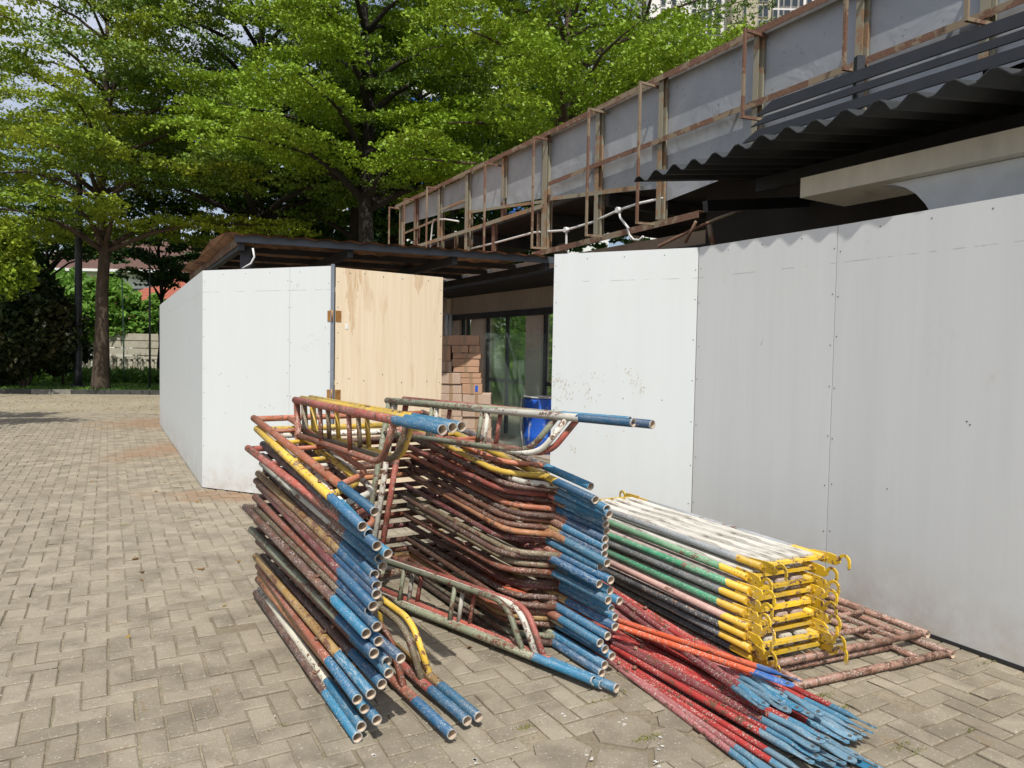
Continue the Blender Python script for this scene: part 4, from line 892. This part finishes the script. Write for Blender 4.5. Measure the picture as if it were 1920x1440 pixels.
# ------------------------------------------------------------------ things inside the gateway
def carton(x, y, z, w_, dpt, h, rz, mat, label):
    m = MB(); m.box((x, y, z+h/2), (w_, dpt, h), rz, 0, .004)
    c, s = math.cos(rz), math.sin(rz)
    m2 = MB(); m2.box((x, y, z+h/2), (.05, dpt+.003, h+.003), rz, 0)
    t = thing('carton', label, 'box', (x, y, z), 'cartons stacked in the gateway'); m.build('box', M[mat], t); m2.build('tape', M['tape'], t)
rows = [(843, 10.3), (905, 10.3)]
YB = 10.35; pxm = YB/F_PX
def cx(px): return atY(px, 700, YB).x
def cz(py): return HC+(662.5-py)*pxm
lay = [ # x0,x1,ytop,ybot,mat, label words
 (826, 845, 629, 646, 'card', 'small brown carton at the left end of the top row'), (844, 897, 627, 646, 'card', 'long brown carton lying on the top row'), (846, 877, 646.5, 660, 'card', 'brown carton under the long top one, left half'), (878, 898, 646.5, 660, 'card', 'short brown carton under the right end of the long top one'),
 (826, 844, 647, 676, 'card', 'brown carton standing beside the plywood door edge, second row'), (849, 901, 661, 671, 'card', 'flat brown carton, third row from the top on the right'), (847, 898, 671.5, 686, 'card', 'flat brown carton, fourth row from the top on the right'),
 (826, 846, 677, 697, 'card_pale', 'pale carton beside the door edge, third row'), (850, 898, 686.5, 697, 'card', 'stained flat brown carton just above the pale rows'), (826, 864, 698, 719, 'card_pale', 'pale carton at the door edge just above the half height row'),
 (865, 902, 698, 707, 'card', 'thin brown carton right of the pale one'), (865, 903, 707.5, 718, 'card', 'thin brown carton under the other thin one on the right'), (826, 866, 719.5, 737, 'card_pale', 'wide pale carton left of the blue tape roll'),
 (867, 904, 718.5, 737, 'card', 'brown carton marked by a blue patch at its right side'), (826, 867, 737.5, 757, 'card_pale', 'pale carton left in the row below the blue patch'), (868, 921, 736.5, 757, 'card_pale', 'wide pale carton at the top of the projecting right corner'),
 (826, 867, 757.5, 780, 'card_pale', 'pale carton partly behind the top scaffold pipe on the left'), (868, 922, 757.5, 780, 'card_pale', 'wide pale carton partly behind the top scaffold pipe on the right'), (826, 868, 780.5, 803, 'card_pale', 'pale carton seen between the scaffold rungs, left'), (869, 922, 780.5, 803, 'card_pale', 'pale carton seen between the scaffold rungs, right'),
 (826, 868, 803.5, 826, 'card_pale', 'low pale carton near the floor on the left'), (869, 923, 803.5, 826, 'card_pale', 'low pale carton near the floor on the right'), (826, 870, 826.5, 867, 'card_pale', 'bottom left carton resting on the floor'), (871, 924, 826.5, 867, 'card_pale', 'bottom right carton resting on the floor')]
for i, (x0, x1, y0, y1, mt, lab) in enumerate(lay):
    a, b = cx(x0), cx(x1); z1, z0 = cz(y0), max(.016, cz(y1)); fr = .0 if x0 > 860 else .02
    if y1 > 830: z0 = .016
    carton((a+b)/2, YB+.2+random.uniform(-.015, .015)+fr, z0, b-a, .4, z1-z0-.003, random.uniform(-.03, .03), mt, lab)
m = MB(); m.box((cx(894), YB-.005, cz(727)), (.04, .012, .09), 0, 0, .002); o = m.build('blue_tag', M['drum']); tag(o, 'small blue wrapper stuck on the brown carton', 'wrapper')
# drum
dx, dy = .47, 11.55; t = thing('plastic_drum', 'blue plastic drum with worn white scratches beside the bright panel', 'drum', (dx, dy, 0.016))
m = MB(); prof = [(0, .265), (.02, .283), (.25, .29), (.27, .297), (.29, .29), (.58, .29), (.60, .297), (.62, .29), (.84, .288), (.87, .275), (.885, .255)]
m.tube([(dx, dy, .016+z) for z, r in prof], [r for z, r in prof], 28, cap=False); m.build('shell', M['drum'], t)
m = MB(); m.tube([(dx, dy, .895), (dx, dy, .915)], [.29, .288], 28); m.build('lid_rim', M['rim'], t)
m = MB(); m.tube([(dx-.31, dy-.05, .90), (dx-.33, dy-.12, .7), (dx-.32, dy-.15, .45), (dx-.28, dy-.2, .1)], .012, 6); o = m.build('cable', M['rim']); tag(o, 'pale cable hanging down the left side of the blue drum', 'cable')
# leaning glass sheets
for i, (x0, x1, yt, Y, ln, lab) in enumerate([(908, 1022, 622, 12.3, .25, 'large greenish glass sheet leaning inside the building'), (962, 1014, 668, 11.7, .35, 'smaller glass sheet leaning in front of the large one'), (985, 1024, 640, 12.0, .18, 'narrow glass sheet leaning right of the others')]):
    a, b = atY(x0, 700, Y).x, atY(x1, 700, Y).x; zt = HC+(662-yt)/F_PX*Y
    m = MB(); P = [(a-.1, Y-ln, .02), (b-.05, Y-ln, .02), (b, Y, zt), (a, Y, zt-.05*i)]; m.prism(P, (0, .008, .002)); o = m.build('glass_sheet', M['glass']); tag(o, lab, 'glass')
# rubble
rb = random.Random(4)
for i in range(26):
    x, y, s = rb.uniform(-.5, .35), rb.uniform(9.0, 11.2), rb.uniform(.05, .14); m = MB(); m.box((x, y, .015+s*.4), (s*1.6, s, s*.8), rb.uniform(0, 3), bev=s*.15)
    o = m.build('rubble_lump', M['card_pale'] if i % 3 else M['soil']); tag(o, 'lump of rubble on the floor inside the gateway', 'rubble', 'rubble inside the gateway')
# greenery beyond the windows
for i, (x, y) in enumerate([(3.8, 17.5), (1.6, 19.5), (-.2, 21.5)]):
    shrub('shrub', (x, y, 0), [(0, 0, 1.5, 1.5, 1.7, 9000), (1.0, .2, 1.2, 1.2, 1.4, 5000)], 'fran', ['shrub beyond the right hand window inside', 'shrub beyond the middle window inside', 'shrub beyond the narrow left window inside'][i], leaf=.10)
m = MB(); m.box((2.4, 24, 3.1), (5, .06, .8)); bn_ = m.build('banner', simple('banner_white', (.75, .75, .73), .6)); tag(bn_, 'white banner with red and yellow marks seen through the middle window', 'banner')


# ------------------------------------------------------------------ scaffold frames
LEG, WID, RAD = 1.95, 1.23, .0215
def curve_pts(P, rad=.10, n=5):
    out = [Vector(P[0])]
    for i in range(1, len(P)-1):
        a, b, c = Vector(P[i-1]), Vector(P[i]), Vector(P[i+1]); d1 = (a-b).normalized(); d2 = (c-b).normalized(); r = min(rad, (a-b).length*.48, (c-b).length*.48)
        p0, p1 = b+d1*r, b+d2*r
        for k in range(n+1): t = k/n; out.append(p0.lerp(b, t).lerp(b.lerp(p1, t), t))
    out.append(Vector(P[-1])); return out
def mesh_of(mb, mats):
    o = mb.build('tmp', mats, None); me = o.data; bpy.data.objects.remove(o); return me
IN = .215
def frame_meshes(kind):
    D = {}
    m = MB(); m.inmat = 1; m.tube([(0, 0, 0), (0, LEG*.33, 0), (0, LEG*.66, 0), (0, LEG, 0)], RAD, 14, hollow='both'); D['leg'] = m
    m = MB(); m.tube([(RAD*.8, 0, 0), (WID-RAD*.8, 0, 0)], .0195, 12); D['crossbar'] = m
    yj, yc = (.50, .66) if kind == 'a' else (.46, .62)
    m = MB(); m.tube(curve_pts([(IN, LEG-.035, 0), (IN, yc+.02, 0), (IN*.82, yc-.07, 0), (RAD*.5, yj-.04, 0)], .11), .0165, 10); D['inner_brace'] = m
    m = MB(); m.tube([(RAD*.6, 0, 0), (IN-.01, 0, 0)], .0135, 8); D['rung'] = m
    m = MB(); m.tube([(IN, 0, 0), (WID-IN, 0, 0)], .0165, 10); D['inner_crossbar'] = m
    m = MB(); m.tube([(0, 0, -.018), (0, 0, .034)], .008, 8); m.tube([(0, 0, .026), (0, 0, .034)], .012, 6); D['lock_pin'] = m
    return {k: mesh_of(v, [M['leg_rust'], M['inner']] if k == 'leg' else [M['pipe_rust']]) for k, v in D.items()}
FM = {'a': frame_meshes('a'), 'b': frame_meshes('b')}
def child(name, me, parent, loc, rot=(0, 0, 0), mats=None, scale=(1, 1, 1)):
    o = bpy.data.objects.new(name, me); COL.objects.link(o); o.parent = parent; o.location = loc; o.rotation_euler = rot; o.scale = scale
    for i, mt in enumerate(mats or []):
        if i < len(me.materials): o.material_slots[i].link = 'OBJECT'; o.material_slots[i].material = mt
    return o
FL = random.Random(21)
def scaffold_frame(origin, xdir, ydir, color, label, group, kind='a', c2=None, inner=False, sides=(0, 1), name='scaffold', legcol=None, rungs=(1.12, 1.55)):
    X = Vector(xdir).normalized(); Y = Vector(ydir); Y = (Y-X*Y.dot(X)).normalized(); Z = X.cross(Y)
    Mx = Matrix(((X.x, Y.x, Z.x, origin[0]), (X.y, Y.y, Z.y, origin[1]), (X.z, Y.z, Z.z, origin[2]), (0, 0, 0, 1)))
    t = thing(name, label, 'scaffold frame', group=group, mat=Mx); fm = FM[kind]; c2 = c2 or color
    for s in sides:
        x = WID*s; sg = 1 if s == 0 else -1
        lm = legcol[s] if legcol else color
        child('leg', fm['leg'], t, (x, 0, 0), mats=[M['leg_'+lm] if lm != 'rustpipe' else M['rustpipe'], M['inner']])
        child('inner_brace', fm['inner_brace'], t, (x, 0, 0), scale=(sg, 1, 1), mats=[M['pipe_'+c2]] if c2 != 'rustpipe' else [M['rustpipe']])
        for y in rungs: child('rung', fm['rung'], t, (x, y+FL.uniform(-.01, .01), 0), scale=(sg, 1, 1), mats=[M['pipe_'+c2]] if c2 != 'rustpipe' else [M['rustpipe']])
        child('lock_pin', fm['lock_pin'], t, (x, .60, 0), mats=[M['pipe_rust']])
    pm = [M['pipe_'+c2]] if c2 != 'rustpipe' else [M['rustpipe']]
    child('crossbar', fm['crossbar'], t, (0, LEG-.03, 0), mats=pm)
    if inner: child('inner_crossbar', fm['inner_crossbar'], t, (0, LEG-.20, 0), mats=pm)
    return t
LE = [(698, 957), (678, 987), (706, 995), (716, 1020), (751, 1037), (713, 1044), (731, 1056), (711, 1074), (717, 1094), (716, 1110), (715, 1128), (698, 1144), (712, 1178), (694, 1192), (711, 1207),
      (704, 1232), (766, 1237), (725, 1242), (738, 1259), (733, 1281), (715, 1299), (688, 1309), (666, 1330), (730, 1346), (683, 1359), (681, 1384)]
RE = [(1115, 914), (1119, 938), (1134, 959), (1139, 967), (1119, 974), (1139, 986), (1132, 1001), (1132, 1015), (1130, 1029), (1130, 1043), (1133, 1062), (1123, 1064), (1140, 1086), (1116, 1093), (1141, 1105),
      (1135, 1122), (1150, 1126), (1147, 1141), (1149, 1160), (1142, 1177), (1126, 1195), (1113, 1208), (1149, 1217), (1132, 1234), (1132, 1250), (1120, 1262)]
cols = ['orange', 'yellow', 'white', 'dark', 'pinkred', 'maroon', 'pale', 'dbrown', 'mustard', 'brown', 'maroon', 'redbrown', 'olive', 'dbrown', 'brown', 'greengrey', 'redbrown', 'brown', 'maroon', 'dbrown', 'mustard', 'redbrown', 'mustard', 'orbrown', 'cream', 'dbrown']
rcol = ['dark', 'yellow', 'white', 'dbrown', 'pinkred', 'brown', 'orange', 'redbrown', 'brown', 'mustard', 'orbrown', 'maroon', 'redbrown', 'maroon', 'olive', 'redbrown', 'olive', 'pinkred', 'dbrown', 'mustard', 'brown', 'redbrown', 'olive', 'brown', 'greengrey', 'dbrown']
cname = dict(orange='orange', yellow='yellow', white='worn white', dark='charcoal', pinkred='faded red', maroon='dark maroon', pale='pale grey green', dbrown='dark brown', mustard='mustard', brown='brown', redbrown='rusty red brown', olive='olive grey', greengrey='green grey', orbrown='orange brown', cream='cream')
ordw = ['topmost', 'second from the top', 'third from the top', 'fourth from the top', 'fifth from the top', 'sixth from the top', 'seventh from the top', 'eighth from the top', 'ninth from the top', 'tenth from the top', 'eleventh from the top', 'twelfth from the top', 'thirteenth from the top']
ordb = ['lowest', 'second from the bottom', 'third from the bottom', 'fourth from the bottom', 'fifth from the bottom', 'sixth from the bottom', 'seventh from the bottom', 'eighth from the bottom', 'ninth from the bottom', 'tenth from the bottom', 'eleventh from the bottom', 'twelfth from the bottom', 'thirteenth from the bottom']
NF = 26; GS = 'scaffold frames lying flat in one tall stack'
for i in range(NF):
    t_ = 1-i/(NF-1)                      # 1 top .. 0 bottom
    zf = .025+.85*t_; zr = .035+1.09*t_+(.03 if 0 < i < NF-1 else 0)*FL.uniform(-1, 1)
    PL, PR = atz(*LE[i], zf), atz(*RE[i], zf+FL.uniform(-.006, .006))
    mid_ = (PL+PR)/2; dx_ = (PR-PL).normalized(); PL = mid_-dx_*WID/2
    bk_ = Vector((-dx_.y, dx_.x, 0)); 
    if bk_.y < 0: bk_ = -bk_
    back = bk_+Vector((0, 0, (zr-zf)/LEG))
    # follow the photographed rear corner where it is known
    py_b = 782+(1082-782)*(1-t_)**1.0; px_b = {0: 458, 1: 456, 2: 441, 3: 452, 4: 448, 5: 455, 6: 449, 21: 466, 22: 458, 25: 466}.get(i, 456+FL.uniform(-5, 8))
    Bw = atz(px_b, py_b, zr); db = (Bw-PL); db.z = 0; db.normalize(); back = (db*.75+bk_*.25)
    # keep square: rotate the frame half of the way
    ang = math.atan2(db.y, db.x)-math.atan2(bk_.y, bk_.x); ang = max(-.10, min(.10, ang))*.7
    Rz = Matrix.Rotation(ang, 3, 'Z'); dx2 = Rz @ dx_; bk2 = Rz @ bk_; PL = mid_-dx2*WID/2
    back = bk2+Vector((0, 0, (zr-zf)/LEG))
    pos = ordw[i] if i < 13 else ordb[NF-1-i]
    lab = f'{cname[cols[i]]} scaffold frame with blue ends, {pos} in the stack' if i else 'bright orange scaffold frame with blue leg ends lying on top of the stack'
    scaffold_frame(PL, dx2, back, cols[i], lab, GS, FL.choice('ab'), c2=None if i < 3 else FL.choice([cols[i], rcol[i], rcol[i]]), legcol=(cols[i], rcol[i]))
# frames on edge inside the stack
def edge_frame(lf, uf, ub, c, c2, label, kind, grp, lc=None):
    Y = (ub-uf).normalized(); X = (lf-uf); X = X-Y*X.dot(Y)
    return scaffold_frame(uf, X, Y, c, label, grp, kind, c2=c2, legcol=lc, rungs=(1.02, 1.48))
GA, GB = 'three frames on edge at the left of the stack', 'three frames on edge at the right of the stack'
ups = [((830, 806), (553, 750), (850, 1388)), ((849, 802), (566, 748), (878, 1362)), ((866, 800), (582, 747), (900, 1357))]
def solve_edge(u_, b_, l_):
    best = None; lf = atz(*l_, .022)
    for zu in np.linspace(1.16, 1.34, 60):
        uf = atz(*u_, zu)
        for zb in np.linspace(1.20, 1.34, 60):
            ub = atz(*b_, zb); d = ub-uf; L_ = d.length; y = d/L_; x = lf-uf
            c = abs(L_-LEG)*2+abs(x.dot(y))+abs(x.length-WID)
            if best is None or c < best[0]: best = (c, uf, uf+y*LEG, lf)
    return best[1:]
for i, (u_, b_, l_) in enumerate(ups):
    uf, ub, lf = solve_edge(u_, b_, l_)
    edge_frame(lf, uf, ub, ['pinkred', 'yellow', 'yellow'][i], ['redbrown', 'olive', 'yellow'][i], ['faded red frame on edge, nearest of the left trio, its blue end at upper left', 'yellow topped frame on edge in the middle of the left trio', 'yellow frame on edge, furthest back of the left trio'][i], 'ab'[i % 2], GA, [('pinkred', 'redbrown'), ('yellow', 'pinkred'), ('yellow', 'mustard')][i])
ups = [((1181, 789), (726, 751), (1111, 1289)), ((1188, 793), (736, 752), (1126, 1290)), ((1224, 796), (756, 749), (1154, 1298))]
for i, (u_, b_, l_) in enumerate(ups):
    uf, ub, lf = solve_edge(u_, b_, l_)
    edge_frame(lf, uf, ub, ['greengrey', 'white', 'pinkred'][i], ['greengrey', 'white', 'pinkred'][i], ['green grey frame on edge, nearest of the right trio with the longest clear ladder', 'worn white frame on edge in the middle of the right trio', 'faded red frame on edge, reaching furthest right of the right trio'][i], 'ab'[i % 2], GB)
# brown frames lying on the ground under the planks
f0, f1 = atz(1478, 1294, .03), atz(1768, 1230, .03); dx_ = (f1-f0).normalized(); bk_ = Vector((-dx_.y, dx_.x, 0))
c0 = (f0+f1)/2
def flat_brown(c, z, ang, label):
    X = Matrix.Rotation(ang, 3, 'Z') @ (-dx_); Yd = Matrix.Rotation(ang, 3, 'Z') @ (-bk_)
    o = c - Yd*LEG - X*WID/2; o.z = z
    return scaffold_frame(o, X, Yd, 'rustpipe', label, 'brown frames flat on the paving', 'a', c2='rustpipe', inner=True, legcol=('rustpipe', 'rustpipe'))
flat_brown(c0, .024, 0, 'rusty pinkish frame flat on the paving, its closed end sticking out beyond the planks')
flat_brown(c0+bk_*.16+dx_*.03, .066, .015, 'rusty frame lying on the other brown one under the planks')

# ------------------------------------------------------------------ scaffold planks with hooks
PW, PLn = .45, 1.75
def hook_mesh():
    m = MB(); out = []; inn = []
    for k in range(9):
        a = math.radians(200-k*25); out.append((math.cos(a)*.040, math.sin(a)*.040)); inn.append((math.cos(a)*.024, math.sin(a)*.024))
    # local: x = forward, y = up
    arc = [(x+.125, y) for x, y in out]+[(x+.125, y) for x, y in inn[::-1]]
    tip = [(.171, -.004), (.168, -.045), (.150, -.045)]
    arm = [(-.09, -.026), (-.09, .026), (.03, .030), (.075, .024)]
    poly = arm+[(x+.125, y) for x, y in out[1:]]
    poly = poly[:-1]+[(.164, -.012), (.158, -.036), (.147, -.034), (.148, -.010)]+[(x+.125, y) for x, y in inn[::-1] if y > -.012]+[(.075, -.028)]
    m.prism([(x, 0, y) for x, y in poly], (0, .008, 0)); 
    for x in (-.05, -.015, .02): m.tube([(x, -.004, .0), (x, .012, 0)], .007, 6)
    return mesh_of(m, [M['yellow']])
HKM = hook_mesh()
m = MB(); m.tube([(0, 0, 0), (0, PLn*.5, 0), (0, PLn, 0)], .019, 10); RAILM = mesh_of(m, [M['rail_grey']])
m = MB(); m.hexa([Vector(p) for p in ((-.038, .04, -.006), (.038, .04, -.006), (.038, PLn-.04, -.006), (-.038, PLn-.04, -.006), (-.030, .04, .010), (.030, .04, .010), (.030, PLn-.04, .010), (-.030, PLn-.04, .010))]); SLM = mesh_of(m, [M['slat_white']])
m = MB(); m.prism([(0, -.008, -.006), (0, .034, -.012), (0, .034, .006), (0, -.008, .010)], (PW, 0, 0)); EBM = mesh_of(m, [M['yellow']])
gfl, gfr = atz(1432, 1232, .10), atz(1592, 1212, .10)
pl0 = atz(1428, 1062, .50); pr0 = atz(1545, 1040, .50); pdir = (pr0-pl0); pdir.z = 0; pdir.normalize(); pback = Vector((-pdir.y, pdir.x, 0))
q1 = atz(1220, 935, .5); pb2 = (q1-pr0); pb2.z = 0; pb2.normalize(); pback = (pback+pb2*2).normalized(); pdir = Vector((pback.y, -pback.x, 0))
FP = [ # front-left rail end pixel, z, colour, slat mat
    ((1428, 1062), .505, 'bgrey', 'slat_white', 'pale grey hooked plank with white slats on top of the plank stack'),
    ((1408, 1085), .455, 'lgreen', 'slat_white', 'mottled green hooked plank, second from the top'),
    ((1404, 1108), .405, 'green', 'slat_pink', 'bright green hooked plank, third from the top'),
    ((1402, 1128), .358, 'grey', 'slat_white', 'plain grey hooked plank between two green ones'),
    ((1400, 1152), .310, 'green', 'slat_pink', 'green hooked plank, fifth from the top'),
    ((1398, 1173), .262, 'pinkish', 'slat_pink', 'pinkish white speckled hooked plank in the middle of the plank stack'),
    ((1397, 1192), .214, 'dgrey', 'slat_pink', 'dark grey hooked plank just below the pinkish one'),
    ((1402, 1214), .166, 'grey', 'slat_white', 'grey hooked plank, second from the bottom'),
    ((1420, 1238), .118, 'dgrey', 'slat_white', 'dark grey hooked plank at the bottom of the plank stack')]
PR_ = random.Random(9)
for i, (px_, z, colr, slm, lab) in enumerate(FP):
    o = atz(*px_, z)+pback*(PR_.uniform(-.03, .03) if i else 0); an = PR_.uniform(-.02, .02); X = Matrix.Rotation(an, 3, 'Z') @ pdir; Yd = Matrix.Rotation(an, 3, 'Z') @ pback
    if i == 0: X, Yd = pdir, pback
    Z = X.cross(Yd); tilt = PR_.uniform(-.012, .012)
    Mx = Matrix(((X.x, Yd.x, 0, o.x), (X.y, Yd.y, 0, o.y), (0, 0, 1, o.z), (0, 0, 0, 1))) @ Matrix.Rotation(tilt*.5, 4, 'X')
    t = thing('scaffold_plank', lab, 'scaffold plank', group='hooked planks stacked by the right hoarding', mat=Mx)
    for x in (0, PW): child('side_rail', RAILM, t, (x, 0, 0), mats=[M['rail_'+colr]])
    for k in range(4): child('slat', SLM, t, (.065+.107*k, 0, .006), mats=[M[slm]])
    for y in (.0, PLn): child('end_bar', EBM, t, (0, y, 0), rot=(0, 0, 0))
    for x in (0, PW):
        for y, rz in ((.0, -math.pi/2), (PLn, math.pi/2)):
            flip = -1 if (i in (6,) and y == 0) else 1
            child('hook', HKM, t, (x+(.004 if y == 0 else -.004)*(1 if x == 0 else 1), y, 0), rot=(0, PR_.uniform(-.05, .12), rz), scale=(1, 1, flip))

# ------------------------------------------------------------------ cross braces: pairs of thin tubes pinned at the middle
RL = 2.05
def rod_mesh():
    m = MB(); n = 10; st = [(0, .0165, .003), (.03, .0195, .003), (.06, .0195, .0035), (.10, .0150, .0120), (.125, .0145, .0145), (RL*.5, .0145, .0145), (RL-.125, .0145, .0145), (RL-.10, .0150, .0120), (RL-.06, .0195, .0035), (RL-.03, .0195, .003), (RL, .0145, .0035)]
    vs = []
    for y, a, b in st:
        for k in range(n): t = 2*math.pi*k/n; vs.append((a*math.cos(t), y, b*math.sin(t)))
    fs = [(i*n+k, i*n+(k+1) % n, (i+1)*n+(k+1) % n, (i+1)*n+k) for i in range(len(st)-1) for k in range(n)]
    m.add(vs, fs, 0, True)
    for e, s in ((0, -1), (len(st)-1, 1)):   # rounded lug tip
        b = e*n; tip = [(.0145*math.cos(t), st[e][0]+s*.014*math.sin(t), z) for z in (-.0035, .0035) for t in [math.pi*j/5 for j in range(6)]]
        m.add(tip, [(0, 1, 2, 3, 4, 5), (11, 10, 9, 8, 7, 6)]+[(j, j+1, j+7, j+6) for j in range(5)], 0)
        for z in (-.0043, .0043): m.add([(.0085*math.cos(2*math.pi*j/8), st[e][0]-s*.014+.0085*math.sin(2*math.pi*j/8), z) for j in range(8)], [tuple(range(8))], 1)
    return mesh_of(m, [M['rod_red'], M['screw']])
RODM = rod_mesh()
m = MB(); m.tube([(0, 0, -.03), (0, 0, .03)], .007, 8); m.tube([(0, 0, .018), (0, 0, .026)], .012, 6); m.tube([(0, 0, -.026), (0, 0, -.018)], .012, 6); PINM = mesh_of(m, [M['pipe_rust']])
BR = [ # two front ends (px), two passing points near px 1150, colours, front z, back z, label
    ((1495, 1275), (1483, 1284), (1150, 1160), (1152, 1172), 'orange', .20, .20, 'bright orange cross brace with royal blue tips lying across the top of the pile'),
    ((1436, 1322), (1428, 1326), (1158, 1120), (1156, 1134), 'maroon', .165, .20, 'maroon cross brace whose pale blue tips end just left of the orange one'),
    ((1470, 1306), (1466, 1318), (1152, 1108), (1160, 1118), 'red', .15, .185, 'red cross brace directly under the orange one, tips between orange and maroon tips'),
    ((1500, 1330), (1478, 1332), (1150, 1144), (1152, 1150), 'rose', .14, .16, 'rose pink cross brace lying across the middle of the rod pile'),
    ((1540, 1338), (1520, 1342), (1150, 1120), (1152, 1128), 'maroon', .115, .15, 'maroon cross brace with its blue tips just short of the far bundle'),
    ((1636, 1362), (1630, 1372), (1180, 1140), (1172, 1146), 'red', .07, .12, 'red cross brace whose blue tips reach furthest to the right'),
    ((1618, 1376), (1610, 1382), (1165, 1150), (1160, 1158), 'rose', .06, .10, 'rose pink cross brace beside the furthest right reaching red one'),
    ((1600, 1384), (1586, 1390), (1152, 1160), (1150, 1168), 'red', .06, .09, 'red cross brace third from the right edge of the pile'),
    ((1556, 1388), (1541, 1390), (1148, 1188), (1150, 1196), 'red', .12, .10, 'red cross brace with pale tips showing round holes near the front'),
    ((1530, 1404), (1514, 1396), (1148, 1196), (1150, 1205), 'maroon', .11, .09, 'maroon cross brace with a pale blue tip at the left of the holed tips'),
    ((1536, 1422), (1520, 1428), (1148, 1206), (1150, 1214), 'red', .085, .07, 'red cross brace near the bottom edge, under the holed tips'),
    ((1560, 1432), (1580, 1430), (1148, 1214), (1150, 1222), 'maroon', .05, .05, 'maroon cross brace whose tips touch the bottom edge of the photo'),
    ((1612, 1420), (1600, 1426), (1150, 1180), (1150, 1188), 'red', .04, .06, 'red cross brace with pale blue tips at the lower right of the pile'),
    ((1650, 1438), (1640, 1444), (1150, 1192), (1152, 1200), 'maroon', .02, .04, 'maroon cross brace flat on the paving at the lower right of the pile'),
    ((1590, 1446), (1572, 1452), (1152, 1226), (1150, 1230), 'maroon', .025, .03, 'dark maroon cross brace in the shade low in the pile'),
    ((1530, 1462), (1512, 1470), (1150, 1232), (1152, 1240), 'red', .03, .03, 'red cross brace low at the left side of the pile leaving the frame'),
    ((1452, 1452), (1440, 1462), (1150, 1242), (1160, 1252), 'rose', .018, .018, 'speckled rose cross brace, outermost on the left, flat on the paving')]
for i, (e1, e2, b1, b2, colr, zf, zb, lab) in enumerate(BR):
    A1 = atz(*e1, zf); B1 = atz(*b1, zb); A2_ = atz(*e2, zf-.006); B2 = atz(*b2, zb-.006)
    t = thing('cross_brace', lab, 'cross brace', group='cross braces in a loose pile', loc=tuple(A1)); 
    mids = []
    for A_, B_ in ((A1, B1), (A2_, B2)):
        d = (B_-A_).normalized(); X = d.cross(Vector((0, 0, 1))).normalized(); Z = X.cross(d); rl = FL.uniform(-.45, .45)
        Mx = Matrix(((X.x, d.x, Z.x, A_.x-A1.x), (X.y, d.y, Z.y, A_.y-A1.y), (X.z, d.z, Z.z, A_.z-A1.z), (0, 0, 0, 1))) @ Matrix.Rotation(rl, 4, 'Y')
        o = child('rod', RODM, t, (0, 0, 0), mats=[M['rod_'+colr], M['screw']]); o.matrix_local = Mx; mids.append(A_+d*RL*.5-A1)
    child('pivot_pin', PINM, t, tuple((mids[0]+mids[1])/2))
